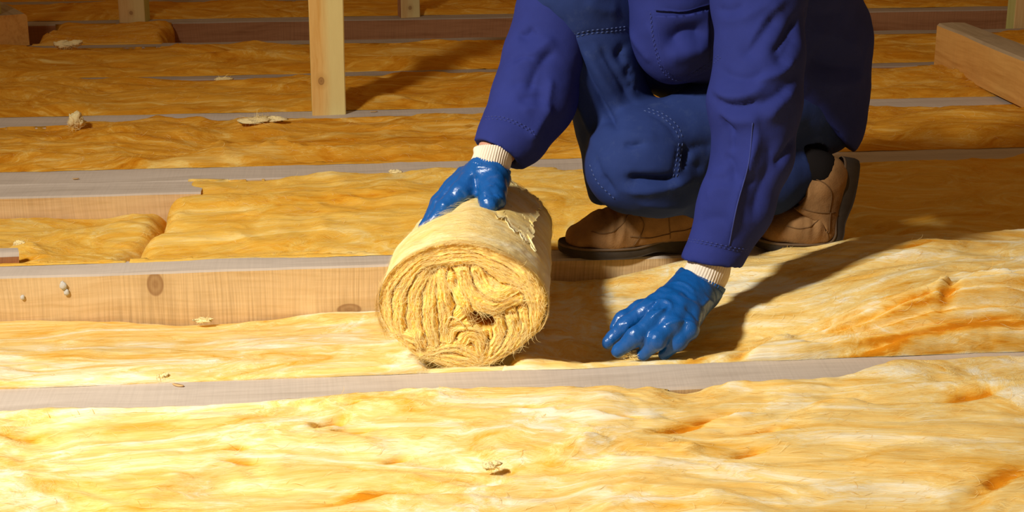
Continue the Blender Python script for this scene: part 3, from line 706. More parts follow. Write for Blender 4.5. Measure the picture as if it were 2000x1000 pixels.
def end_height(a, b, rr):
    """relief of the cut end: ridged laminations along the strokes, creases where folds meet, a dark hollow"""
    wa = a + .022 * fbm(a * 4, b * 4, 2, 201) + .006 * fbm(a * 14, b * 14, 2, 203); wb = b + .024 * fbm(a * 4, b * 4, 2, 202) + .006 * fbm(a * 14, b * 14, 2, 204)
    d1, d2, tg, sg = layer_dist(wa, wb); lam = d1 * sg
    h = (.0012 + .0014 * perlin(a * 4, b * 4, 218)) * np.sin(lam * 2 * math.pi / 24.0 + 1.5 * perlin(a * 5, b * 5, 205)) + .0012 * np.sin(lam * 2 * math.pi / 9 + 2 * perlin(a * 8, b * 8, 206)) + .005 * perlin(a * 3, b * 3, 208) + .0010 * fbm(a * 25, b * 25, 2, 209)
    gap = d2 - d1; h = h - .012 * np.exp(-(gap / 8.0) ** 2) * sstep(16, 34, d1) - .007 * sstep(22, 50, d1)
    hx, hy = a * 453 - (668 - 558), b * 339 + (682 - 611); c, s = math.cos(.28), math.sin(.28)
    u, v = hx * c - hy * s, hx * s + hy * c
    q = (u / 74) ** 2 + (v / 46) ** 2 + .35 * fbm(a * 9, b * 9, 2, 207); hole = sstep(1.15, .55, q)
    h = h * (1 - hole) - .11 * hole
    for cx_, cy_, rx_, ry_, dp in ((400, 425, 22, 18, .022), (525, 480, 14, 28, .022), (700, 800, 10, 50, .020), (330, 850, 30, 12, .016), (870, 690, 24, 16, .012), (600, 640, 20, 25, .012), (820, 640, 40, 8, .012)):
        h -= dp * np.exp(-(((a * 453 + 558 - cx_) / rx_) ** 2 + ((-b * 339 + 611 - cy_) / ry_) ** 2))
    bul = .010 * np.exp(-(((a * 453 + 558 - 700) / 130) ** 2 + ((-b * 339 + 611 - 560) / 70) ** 2)) + .008 * np.exp(-(((a * 453 + 558 - 590) / 90) ** 2 + ((-b * 339 + 611 - 760) / 60) ** 2))
    edge = np.clip((rr - .88) / .12, 0, 1); h = h + bul - .020 * (1 - np.sqrt(np.maximum(1 - edge ** 2, 0)))
    return h, lam, tg, hole
na, nr = 460, 150
th = np.linspace(0, 2 * np.pi, na, endpoint=False)[:, None]; rr = np.linspace(.012, 1, nr)[None, :]
k = rim_r(th); a = np.cos(th) * rr * k; b = np.sin(th) * rr * k
hh, lam, tg, hole = end_height(a, b, rr + 0 * th)
P = R0 + (a * RXR)[..., None] * rb + (b * RZR)[..., None] * rc_ - hh[..., None] * ra
V = P.reshape(-1, 3); F = grid_faces(na, nr, True)
o = mesh_obj('layered_end', V, F, M_end, roll, origin=R0); o['label'] = 'cut end showing folded layers'
along = (a * tg[..., 0] + b * tg[..., 1]) * .14
attr(o, 'fib', 'FLOAT_VECTOR', np.stack([along * 1.0, lam / 453 * .30, 0 * lam + .3], -1).reshape(-1, 3))
attr(o, 'deep', 'FLOAT', np.clip(hole * 1.2 + np.clip(-(hh + .012) / .015, 0, 1) * .35, 0, 1.2).ravel())  # hollow and creases coloured darker with depth, standing in for shade
# outer wrap
nl = 150; l = np.linspace(0, 1, nl)[None, :]; tq = th + 0 * l
back = RL * (1.0 + .045 * fbm(np.cos(th) * 2.2, np.sin(th) * 2.2, 5, 211, .65))
ll = .0 + (back - .0) * l
def roll_radius(tq, ll):
    rel = .020 * fbm(np.cos(tq) * 1.8 + 3, ll * 6 + np.sin(tq) * 1.8, 3, 212) + .008 * fbm(np.cos(tq) * 3, ll * 26 + np.sin(tq) * 3, 3, 213) + .004 * fbm(np.cos(tq) * 8 + 9, ll * 80 + np.sin(tq) * 8, 2, 214)
    dent = -.27 * sstep(.20, .31, ll) * np.exp(-(np.abs((tq % (2 * np.pi)) - 2.40) / .62) ** 3)
    return rim_r(tq) + rel * sstep(0, .02, ll) + dent + .02 * np.sin(ll * 6)
e0 = .030 * np.exp(-ll / .007) * 0
rad = roll_radius(tq, ll)
front_in = np.exp(-(ll / .012) ** 2)
P = R0 + (np.cos(tq) * rad * RXR)[..., None] * rb + (np.sin(tq) * rad * RZR)[..., None] * rc_ + (ll + .020 * front_in)[..., None] * ra
# back face closes inwards
cl = []
for q in (.93, .80, .60, .35, .12): 
    rj = rad[:, -1:] * q; cl.append(R0 + (np.cos(th) * rj * RXR)[..., None] * rb + (np.sin(th) * rj * RZR)[..., None] * rc_ + (back - .012 * (1 - q) * 3 + .008 * perlin(np.cos(th) * 5 * q, np.sin(th) * 5 * q, 215))[..., None] * ra)
P = np.concatenate([P] + cl, 1); V = P.reshape(-1, 3)
o = mesh_obj('outer_wrap', V, grid_faces(na, P.shape[1], True)[:, ::-1], M_roll, roll, origin=R0)
lx = np.concatenate([ll] + [back] * 5, 1)
attr(o, 'fib', 'FLOAT_VECTOR', np.stack([np.broadcast_to(tq[:, :1] * .14, lx.shape) + .12 * lx, lx, .1 * np.cos(np.broadcast_to(th, lx.shape))], -1).reshape(-1, 3)); attr(o, 'deep', 'FLOAT', np.zeros(lx.size))
WT = bvh(V, grid_faces(na, P.shape[1], True))
# torn flap of the outermost layer on the upper right
nu, nv = 60, 40; u = np.linspace(0, 1, nu)[:, None]; v = np.linspace(0, 1, nv)[None, :]
t0 = .62 + .10 * fbm(v * 6, 0 * v, 4, 221); t1 = 1.28 + .05 * fbm(v * 5, 0 * v + 3, 4, 222)
tt_ = t0 + (t1 - t0) * u; l0 = .13 + .10 * u + .03 * fbm(u * 6, 0 * u, 4, 223); l1 = RL * .97 + .03 * fbm(u * 7, 0 * u, 4, 224); lf = l0 + (l1 - l0) * v
rf = rim_r(tt_) + .032 + .010 * fbm(np.cos(tt_) * 3, lf * 16, 3, 226) + .05 * np.exp(-u / .10) * (.5 + .5 * fbm(v * 9, 0 * v, 3, 225)) - .02 * sstep(.8, 1, u)
Pf = R0 + (np.cos(tt_) * rf * RXR)[..., None] * rb + (np.sin(tt_) * rf * RZR)[..., None] * rc_ + lf[..., None] * ra
Pb = Pf - (np.cos(tt_)[..., None] * rb + np.sin(tt_)[..., None] * rc_) * .0025
F1 = grid_faces(nu, nv)[:, ::-1]; nn = nu * nv
bd = [i * nv for i in range(nu)] + [(nu - 1) * nv + j for j in range(1, nv)] + [i * nv + nv - 1 for i in range(nu - 2, -1, -1)] + [j for j in range(nv - 2, 0, -1)]
Fs = np.array([(bd[i] + nn, bd[(i + 1) % len(bd)] + nn, bd[(i + 1) % len(bd)], bd[i]) for i in range(len(bd))])
o = mesh_obj('torn_flap', np.concatenate([Pf.reshape(-1, 3), Pb.reshape(-1, 3)]), np.concatenate([F1, F1[:, ::-1] + nn, Fs]), M_roll, roll, origin=R0); o['label'] = 'ragged flap of the outer layer'
fb = np.stack([tt_ * .14 + .12 * lf, lf, 0 * lf + .2], -1).reshape(-1, 3); attr(o, 'fib', 'FLOAT_VECTOR', np.concatenate([fb, fb])); attr(o, 'deep', 'FLOAT', np.zeros(2 * nn))
# fibres on the end (along the layers) and on the wrap (around it)
rng = np.random.RandomState(9); n = 6000
i = rng.randint(0, na, n); j = (np.sqrt(rng.rand(n)) * (nr - 6)).astype(int) + 2
P = (R0 + (a * RXR)[..., None] * rb + (b * RZR)[..., None] * rc_ - (hh + .0012)[..., None] * ra)[i, j]
T = tg[i, j] * rng.choice([-1, 1], n)[:, None]; D = T[:, :1] * rb + T[:, 1:] * rc_ + rng.normal(0, .08, (n, 3))
Vf, Ff = ribbons(P, D, .010 + .022 * rng.rand(n), .0003 + .0005 * rng.rand(n), 5, np.tile(-ra, (n, 1)) + rng.normal(0, .2, (n, 3)), 91, .15, .8)
q = mesh_obj('layer_fibres', Vf, Ff, M_fibre, roll, origin=R0); q['kind'] = 'stuff'
n = 5000; tq = rng.rand(n) * 3.9 - .4; lf = rng.rand(n) * RL * .98; lf[:1500] = .02 * rng.rand(1500) ** 2; lf[1500:2200] = RL * (1 - .03 * rng.rand(700)); rf = roll_radius(tq, lf) + .006
up = np.cos(tq)[:, None] * rb + np.sin(tq)[:, None] * rc_
P = R0 + (np.cos(tq) * rf * RXR)[:, None] * rb + (np.sin(tq) * rf * RZR)[:, None] * rc_ + lf[:, None] * ra
D = -np.sin(tq)[:, None] * rb * RXR + np.cos(tq)[:, None] * rc_ * RZR; D /= np.linalg.norm(D, axis=1)[:, None]; D = D + ra * rng.normal(-.15, .25, n)[:, None]
Vf, Ff = ribbons(P, D, .012 + .03 * rng.rand(n), .0004 + .0006 * rng.rand(n), 5, up, 92, .22, .7)
q = mesh_obj('wrap_fibres', Vf, Ff, M_fibre, roll, origin=R0); q['kind'] = 'stuff'
# one long stray strand across the hollow
sp = spline([R0 + ((x - 558) / 453 * RXR) * rb - ((y - 611) / 339 * RZR) * rc_ - ra * d_ for x, y, d_ in ((470, 700, .006), (500, 650, .014), (545, 660, .016), (580, 705, .012))], 6)
mesh_obj('stray_strand', *tube(sp, .0011, 6), M_fibre, roll, origin=R0)
# ---------------------------------------------------------------- the worker
def Q(px, py, y): return PY(px, py, y)
Lsh, Rsh = Q(1478, -150, 2.78), Q(1228, -190, 3.02)
neck = (Lsh + Rsh) / 2 + np.array([.01, .02, .04])
pelv = Q(1575, 160, 3.13)
Larm = [Lsh, Q(1483, 0, 2.72), Q(1484, 110, 2.67), Q(1474, 200, 2.645), Q(1471, 300, 2.625), Q(1437, 400, 2.60), Q(1388, 515, 2.575), Q(1366, 570, 2.56)]
Rarm = [Rsh, Q(1118, -60, 3.0), Q(1085, 30, 2.97), Q(1062, 110, 2.935), Q(1040, 195, 2.885), Q(1000, 265, 2.83), Q(966, 300, 2.80), Q(950, 335, 2.77)]
RK, LK = Q(1128, -20, 2.97), Q(1252, 312, 2.86)
Rshin = [RK, Q(1163, 120, 2.965), Q(1210, 250, 2.97), Q(1234, 350, 2.98), Q(1250, 430, 2.99)]
Lshin = [Q(1265, 332, 2.87), Q(1400, 352, 2.93), Q(1500, 350, 2.97), Q(1575, 328, 2.99)]
Rhip, Lhip = Q(1500, 165, 3.2), Q(1572, 195, 3.07)
head_c = neck + np.array([-.10, -.10, .17]); fdir = np.array([-.66, -.60, -.46]); fdir /= np.linalg.norm(fdir)
fside = np.cross(fdir, [0, 0, 1]); fside /= np.linalg.norm(fside); fup = np.cross(fside, fdir)

# skin: one continuous body under the clothes (bare at the wrist and the head)
f = Field((-.05, 2.35, -.02), (1.3, 3.45, 1.25), .0085)
f.chain([pelv, (pelv + neck) / 2 + np.array([0, 0, .02]), neck], [.115, .115, .075], .06)
f.add(Lsh, Rsh, .065, k=.06); f.add(neck, head_c - fup * .06, .058, .055, k=.03)
f.chain(Larm, [.056, .05, .045, .044, .042, .038, .031, .029]); f.chain(Rarm, [.056, .05, .047, .045, .042, .037, .032, .029])
f.add(pelv, Rhip, .11); f.add(pelv, Lhip, .09, .08); f.add(Rhip, RK, .095, .065); f.add(Lhip, LK, .078, .062)
f.chain(Rshin, [.058, .056, .05, .042, .038]); f.chain(Lshin, [.056, .055, .045, .038])
f.add(Rshin[-1], Q(1140, 478, 2.975), .036, .028); f.add(Lshin[-1], Q(1600, 455, 2.975), .036, .030)
f.add(head_c + fup * .03, head_c + fup * .03 - fdir * .03, .098, .10, sq=(fside, .84)); f.add(head_c - fup * .05 + fdir * .03, head_c - fup * .10 + fdir * .055, .072, .045, k=.04, sq=(fside, .9))
f.add(head_c + fdir * .098, head_c - fup * .035 + fdir * .128, .012, .016, k=.02); f.add(head_c + fdir * .092 - fside * .045 + fup * .028, head_c + fdir * .092 + fside * .045 + fup * .028, .012, k=.02)
for s in (-1, 1): f.add(head_c + fside * s * .088 - fdir * .005, head_c + fside * s * .094 - fdir * .008 - fup * .035, .016, .012, k=.008, sq=(fside, .5))
f.add(head_c + fdir * .095 - fup * .072 - fside * .022, head_c + fdir * .095 - fup * .072 + fside * .022, .009, k=.006); f.add(head_c + fdir * .092 - fup * .086 - fside * .017, head_c + fdir * .092 - fup * .086 + fside * .017, .009, k=.006)
V, F = f.mesh(1)
person = mesh_obj('person', V, F, M_skin, origin=(.70, 3.0, 0))
tag(person, 'crouching person in blue work jacket and trousers with blue gloves and brown shoes', 'person')
for s in (-1, 1):
    c = head_c + fdir * .088 + fside * s * .034 + fup * .006
    e = mesh_obj('eye', *blob(c, .0135, 1, n=12, amp=0), M_eye, person, origin=c); mesh_obj('iris', *blob(c + fdir * .0095, .0062, 1, n=10, amp=0), M_iris, e, origin=c)
f = Field(head_c - .2, head_c + .2, .007)
f.add(head_c + fup * .045 - fdir * .012, head_c + fup * .035 - fdir * .05, .104, .106, sq=(fside, .86)); f.cut(head_c + fdir * .035 + fup * .055, fdir - fup * .55, .25); f.cut(head_c - fup * .05, -fup, .3); f.carve(head_c - fup * .05 + fdir * .03, head_c - fup * .10 + fdir * .055, .074, .05)
V, F = f.mesh(2); N = vnormals(V, F); V = V + N * (.006 * fbm(V[:, 0] * 40, V[:, 1] * 40 + V[:, 2] * 15, 3, 301))[:, None]
mesh_obj('hair', V, F, M_hair, person, origin=head_c)

# ---- jacket
def cuff_cut(fld, c, d, rad): return fld.cut(c, d, rad)
f = Field((.02, 2.42, -.01), (1.28, 3.42, 1.0), .0052)
f.chain([pelv, (pelv + neck) / 2 + np.array([.02, .02, .02]), neck - [0, 0, .03]], [.135, .155, .10], .06)
f.add(Lsh, Rsh, .088, .088, k=.07)
f.add(Q(1300, -90, 2.93), Q(1322, 62, 2.91), .108, .080, k=.05); f.add(Q(1322, 62, 2.91), Q(1480, 90, 3.03), .085, .13, k=.05); f.add(Q(1320, 40, 2.90), Q(1312, 110, 2.89), .06, .045, k=.05)
f.chain([Q(1592, 110, 3.12), Q(1612, 195, 3.1), Q(1634, 268, 3.08)], [.110, .080, .020], .04); f.chain([Q(1555, 130, 3.07), Q(1582, 215, 3.07), Q(1600, 250, 3.06)], [.135, .108, .09], .04)
f.add(Q(1500, -60, 3.0), Q(1585, 60, 3.12), .16, .125, k=.05)
f.add(neck, neck + (head_c - neck) * .35, .085, .078, k=.03); f.carve(neck + (head_c - neck) * .15, head_c, .062, .08)
f.chain(Larm[:7], [.098, .086, .079, .084, .0715, .066, .0545], .03); f.add(Larm[6], Larm[7], .0545, .052, k=.01)
f.chain(Rarm[:7], [.10, .093, .078, .078, .080, .064, .046], .03); f.add(Q(1062, 190, 2.90), Q(1028, 262, 2.845), .060, .040, k=.03); f.add(Rarm[6], Rarm[7], .046, .042, k=.01)
Lc, Ld = Q(1385, 514, 2.575), Larm[6] - Larm[5]; Ld = Ld / np.linalg.norm(Ld) + np.array([.25, 0, -.1])
Rc = Q(968, 297, 2.80); Rd = Rarm[6] - Rarm[5]; Rd = Rd / np.linalg.norm(Rd) + np.array([.0, 0, -.45])
f.cut(Lc, Ld, .14); f.cut(Rc, Rd, .13)
f.carve(Larm[7], Larm[6] + (Larm[5] - Larm[6]) * .25, .0445, .0455); f.carve(Rarm[7], Rarm[6] + (Rarm[5] - Rarm[6]) * .45, .0375, .040)
f.cut(Q(1610, 250, 3.08), np.array([-.66, -.05, -.75]), .14)
V, F = f.mesh(3)
jst = [([(1390, 185), (1415, 203), (1450, 205), (1490, 192)], -.012, .006), ([(1560, 262), (1535, 300), (1515, 330)], -.010, .010), ([(1540, -10), (1500, 30), (1470, 75), (1452, 110)], .008, .010), ([(1556, 110), (1528, 140), (1500, 152), (1470, 160)], .010, .009), ([(1562, 30), (1535, 75), (1508, 110)], -.012, .010), ([(1474, 230), (1480, 270), (1462, 330), (1440, 390), (1425, 470)], .007, .006), ([(1405, 225), (1424, 250), (1440, 262)], -.012, .005), ([(1412, 300), (1432, 320), (1436, 350)], -.007, .007), ([(1385, 345), (1408, 338), (1436, 350)], .005, .007), ([(1042, 52), (1025, 66), (1008, 66)], -.010, .006), ([(1088, 95), (1058, 120), (1040, 150), (1030, 185)], -.010, .010), ([(1000, 122), (1020, 112), (1045, 118)], -.006, .006), ([(1078, 150), (1070, 190), (1060, 220)], .008, .008),
       ([(1392, 196), (1420, 214), (1470, 210), (1520, 185), (1555, 150)], -.010, .011), ([(1388, 172), (1420, 190), (1465, 185), (1500, 165)], .008, .012), ([(1400, 128), (1430, 150), (1475, 152), (1500, 128)], -.007, .010), ([(1395, 218), (1440, 236), (1490, 232)], .008, .014),
       ([(1398, 16), (1430, 22), (1452, 8)], -.006, .008), ([(1398, 34), (1440, 40), (1480, 20), (1525, -10)], .005, .012), ([(1525, 20), (1490, 60), (1462, 95), (1445, 120)], -.013, .018), ([(1560, 60), (1535, 105), (1512, 130)], -.010, .016), ([(1556, 170), (1520, 205), (1495, 240)], .009, .014),
       ([(1408, 236), (1425, 262), (1430, 300)], -.008, .010), ([(1470, 235), (1468, 300), (1448, 360), (1432, 420), (1420, 480)], .008, .013), ([(1500, 260), (1505, 320), (1482, 380), (1470, 440)], -.010, .018), ([(1415, 330), (1440, 352), (1480, 350)], -.006, .012), ([(1376, 390), (1400, 370), (1440, 372)], .005, .014), ([(1360, 440), (1390, 425), (1430, 430)], -.004, .012), ([(1350, 474), (1390, 482), (1440, 492), (1466, 490)], -.0030, .004),
       ([(1050, 60), (1030, 75), (1012, 72)], -.008, .012), ([(1085, 70), (1050, 100), (1015, 118)], .008, .016), ([(1000, 140), (1030, 120), (1065, 130)], .006, .014), ([(1010, 200), (1040, 188), (1075, 196)], -.007, .014), ([(1015, 218), (1045, 210), (1080, 225)], .006, .012), ([(990, 165), (1030, 160), (1070, 170)], -.006, .012), ([(1080, 200), (1055, 240), (1035, 280)], .008, .014), ([(945, 232), (975, 232), (1015, 246), (1042, 262)], -.0030, .004), ([(1062, 120), (1058, 170), (1050, 220)], -.006, .018),
       ([(1296, 92), (1325, 66), (1352, 60), (1388, 66)], -.026, .022), ([(1300, 112), (1340, 104), (1388, 92)], .010, .014), ([(1215, 30), (1240, 80), (1275, 125)], .006, .012), ([(1340, 160), (1370, 150), (1395, 140)], -.008, .008), ([(1262, 40), (1285, 90), (1310, 140)], .006, .014), ([(1290, 14), (1335, 20), (1388, 6)], -.004, .006), ([(1286, 36), (1330, 40), (1392, 24)], .003, .010), ([(1295, 130), (1330, 154), (1372, 132), (1405, 108)], -.003, .005),
       ([(1580, 60), (1630, 70), (1690, 100)], .008, .020), ([(1570, 110), (1630, 130), (1690, 132)], -.014, .022), ([(1590, 160), (1640, 165), (1695, 150)], .010, .022), ([(1585, 200), (1620, 245), (1648, 275)], -.006, .018), ([(1560, 20), (1600, 30), (1660, 25)], -.008, .022)]
N = vnormals(V, F); V = V + N * (.0014 * fbm(V[:, 0] * 7 + V[:, 1] * 4, V[:, 2] * 9, 2, 311) + .0005 * fbm(V[:, 0] * 30, V[:, 2] * 34 + V[:, 1] * 8, 2, 312))[:, None]
V = sculpt(V, F, jst); V = relax_mesh(V, F, .35)
jacket = mesh_obj('jacket', V, F, M_jacket, person, origin=pelv); jacket['label'] = 'royal blue cotton work jacket'
JT = bvh(V, F)
def seam(tree, pts, mat, parent, name='seam', r=.0011, step=6, dash=None, lift=.0006):
    L = seen(tree, spline(pts, 8), step)
    if len(L) < 3: return
    runs, cur = [], [L[0]]
    for p in L[1:]:
        if np.linalg.norm(p - cur[-1]) > .05: runs.append(cur); cur = []
        cur.append(p)
    runs.append(cur); parts = []
    for c in runs:
        if len(c) < 3: continue
        c = np.array(c); c[1:-1] = (c[:-2] + 2 * c[1:-1] + c[2:]) / 4
        c = c + (EYE - c) / np.linalg.norm(EYE - c, axis=1)[:, None] * lift
        if dash:
            c = resample(c, dash)
            for i in range(0, len(c) - 1, 2): parts.append(tube(c[i:i + 2], r, 5))
        else: parts.append(tube(c, r, 6))
    if parts:
        o = mesh_obj(name, *join(parts), mat, parent, origin=parts[0][0][0])
        if len(parts) > 1: o['kind'] = 'stuff'
        return o
for pts in ([(1345, 466), (1390, 474), (1440, 485), (1470, 486)], [(948, 228), (978, 228), (1018, 242), (1046, 260)]):
    seam(JT, pts, M_thread_j, jacket, 'hem_seam', .0010, dash=.0045); seam(JT, [(x, y + 5) for x, y in pts], M_thread_j, jacket, 'hem_seam', .0008, dash=.0045)
seam(JT, [(1272, 30), (1278, 80), (1296, 132), (1322, 152), (1352, 144), (1385, 122), (1406, 106)], M_thread_j, jacket, 'pocket_seam', .0009, dash=.0045)
seam(JT, [(1270, 24), (1275, 76), (1292, 136), (1322, 158), (1354, 150), (1388, 128), (1408, 112)], M_thread_j, jacket, 'pocket_seam', .0009, dash=.0045)
seam(JT, [(1280, 33), (1320, 34), (1360, 26), (1392, 15)], M_thread_j, jacket, 'pocket_seam', .0009, dash=.0045)
seam(JT, [(1470, 240), (1462, 320), (1440, 400), (1424, 480)], M_thread_j, jacket, 'sleeve_seam', .0012)
# chest pocket: a thin patch laid on the jacket
def patch(tree, top, bot, name, mat, parent, off=.003, th=.0025, nu=34, nv=26):
    T, B = spline(top, 12), spline(bot, 12); T = T[np.linspace(0, len(T) - 1, nu).astype(int)]; B = B[np.linspace(0, len(B) - 1, nu).astype(int)]
    V = np.zeros((nu, nv, 3)); last = None
    for i in range(nu):
        for j in range(nv):
            x, y = T[i] + (B[i] - T[i]) * j / (nv - 1); h = tree.ray_cast(Vector(EYE), Vector(ray(x, y)).normalized())
            if h[0] is None: V[i, j] = last; continue
            n = np.array(h[1]); n = n if n @ (EYE - np.array(h[0])) > 0 else -n; V[i, j] = last = np.array(h[0]) + n * off
    for _ in range(2): V[1:-1, 1:-1] = (V[1:-1, 1:-1] * 2 + V[:-2, 1:-1] + V[2:, 1:-1] + V[1:-1, :-2] + V[1:-1, 2:]) / 6
    o = mesh_obj(name, V.reshape(-1, 3), grid_faces(nu, nv), mat, parent, origin=V.reshape(-1, 3).mean(0))
    m = o.modifiers.new('cloth_thickness', 'SOLIDIFY'); m.thickness = th; m.offset = 0
    return o
patch(JT, [(1280, 30), (1330, 30), (1384, 20)], [(1294, 128), (1326, 150), (1384, 118)], 'chest_pocket', M_jacket, jacket)
patch(JT, [(1284, -26), (1334, -26), (1384, -30)], [(1280, 20), (1334, 24), (1386, 10)], 'pocket_flap', M_jacket, jacket, .0055)

# ---- trousers
f = Field((.1, 2.68, -.01), (1.28, 3.42, .82), .0052)
f.chain(Rshin, [.100, .086, .085, .084, .082], .03); f.add(RK, Rhip, .100, .12, k=.03); f.add(Rhip, pelv, .12, .12, k=.04); f.add(Q(1285, 98, 3.06), Q(1500, 195, 3.12), .088, .10, k=.03)
f.add(LK, LK, .100, k=.02); f.chain([LK, Q(1400, 238, 2.93), Lhip], [.100, .088, .098], .03); f.add(Lhip, Q(1585, 205, 3.1), .098, .085, k=.04)
f.add(Q(1222, 330, 2.85), Q(1290, 345, 2.85), .075, .075, k=.04); f.chain(Lshin, [.088, .080, .070, .050], .035)
f.add(Q(1600, 235, 3.09), Q(1540, 245, 3.05), .075, .075, k=.04); f.add(Q(1590, 225, 3.08), Q(1622, 258, 3.08), .06, .034, k=.03)
f.add(Q(1180, 330, 2.965), Q(1183, 372, 2.962), .035, .028, k=.04)
hem_c = Q(1200, 391, 2.97); hem_n = np.array([.12, -.1, -1.0]); f.cut(hem_c, hem_n, .16); f.carve(hem_c + np.array([.02, .02, -.02]), hem_c + np.array([.02, .02, .05]), .065)
lh = Q(1570, 330, 2.99); f.cut(lh, np.array([.95, .1, .25]), .066); f.carve(lh + np.array([.02, 0, 0]), lh - np.array([.03, 0, 0]), .040)
V, F = f.mesh(3)
tst = [([(1112, 82), (1150, 150), (1185, 215), (1212, 258)], -.010, .007), ([(1092, 100), (1120, 170), (1148, 240), (1160, 290)], .006, .008), ([(1170, 84), (1200, 140), (1235, 195)], -.007, .007), ([(1155, 75), (1185, 130), (1222, 190)], .005, .006), ([(1222, 92), (1210, 104), (1222, 118)], -.008, .005), ([(1232, 128), (1226, 140), (1240, 150)], -.007, .005), ([(1236, 158), (1232, 168), (1246, 178)], -.006, .005), ([(1222, 346), (1255, 350), (1300, 352), (1328, 342)], -.014, .006), ([(1216, 280), (1232, 284), (1256, 278)], -.006, .004), ([(1338, 280), (1345, 300), (1336, 335)], -.010, .006),
       ([(1078, 62), (1120, 70), (1170, 64), (1220, 70)], -.0035, .005), ([(1105, 80), (1150, 160), (1190, 230), (1215, 262)], -.010, .014), ([(1135, 85), (1180, 160), (1225, 225)], .006, .014), ([(1225, 85), (1205, 108), (1222, 130), (1230, 165)], -.007, .010), ([(1215, 110), (1232, 150), (1240, 190)], .006, .010), ([(1098, 130), (1130, 200), (1150, 260)], .004, .014), ([(1160, 90), (1195, 150), (1238, 205)], -.006, .010), ([(1060, 10), (1085, 40), (1110, 50)], -.004, .012), ([(1140, 0), (1175, 20), (1215, 20)], .005, .014), ([(1175, 340), (1190, 365), (1205, 382)], -.005, .010),
       ([(1215, 352), (1250, 354), (1300, 354), (1330, 345)], -.016, .011), ([(1210, 372), (1260, 374), (1320, 362), (1360, 350)], .009, .012), ([(1218, 282), (1235, 284), (1262, 280)], -.005, .007), ([(1260, 218), (1300, 240), (1325, 275)], -.0025, .005), ([(1326, 276), (1322, 310), (1314, 348)], -.0035, .005), ([(1335, 290), (1350, 320), (1380, 330)], -.009, .016), ([(1160, 300), (1175, 345), (1200, 378)], -.006, .010), ([(1240, 396), (1300, 404), (1360, 400)], .005, .014), ([(1330, 300), (1370, 285), (1400, 290)], -.008, .014), ([(1200, 250), (1240, 262), (1290, 268)], .004, .016), ([(1290, 200), (1340, 185), (1390, 180)], .004, .016)]
N = vnormals(V, F); V = V + N * (.0012 * fbm(V[:, 0] * 8 + V[:, 1] * 4, V[:, 2] * 7, 2, 321) + .0005 * fbm(V[:, 0] * 30, V[:, 2] * 34 + V[:, 1] * 8, 2, 322))[:, None]
V = sculpt(V, F, tst); V = relax_mesh(V, F, .35)
trousers = mesh_obj('trousers', V, F, M_trouser, person, origin=pelv); trousers['label'] = 'worn navy work trousers with knee panels'
TT = bvh(V, F)
for pts, dash in (([(1074, 66), (1110, 74), (1150, 66), (1190, 62), (1222, 58)], .005), ([(1074, 60), (1110, 68), (1150, 60), (1190, 56), (1222, 52)], .005), ([(1258, 216), (1292, 228), (1318, 252), (1328, 274)], .005), ([(1266, 212), (1300, 225), (1325, 248), (1334, 272)], .005), ([(1326, 280), (1321, 315), (1314, 350)], .005), ([(1333, 280), (1328, 315), (1322, 345)], .005), ([(1152, 322), (1166, 355), (1200, 388)], .005)):
    seam(TT, pts, M_thread, trousers, 'knee_seam', .0011, dash=dash)

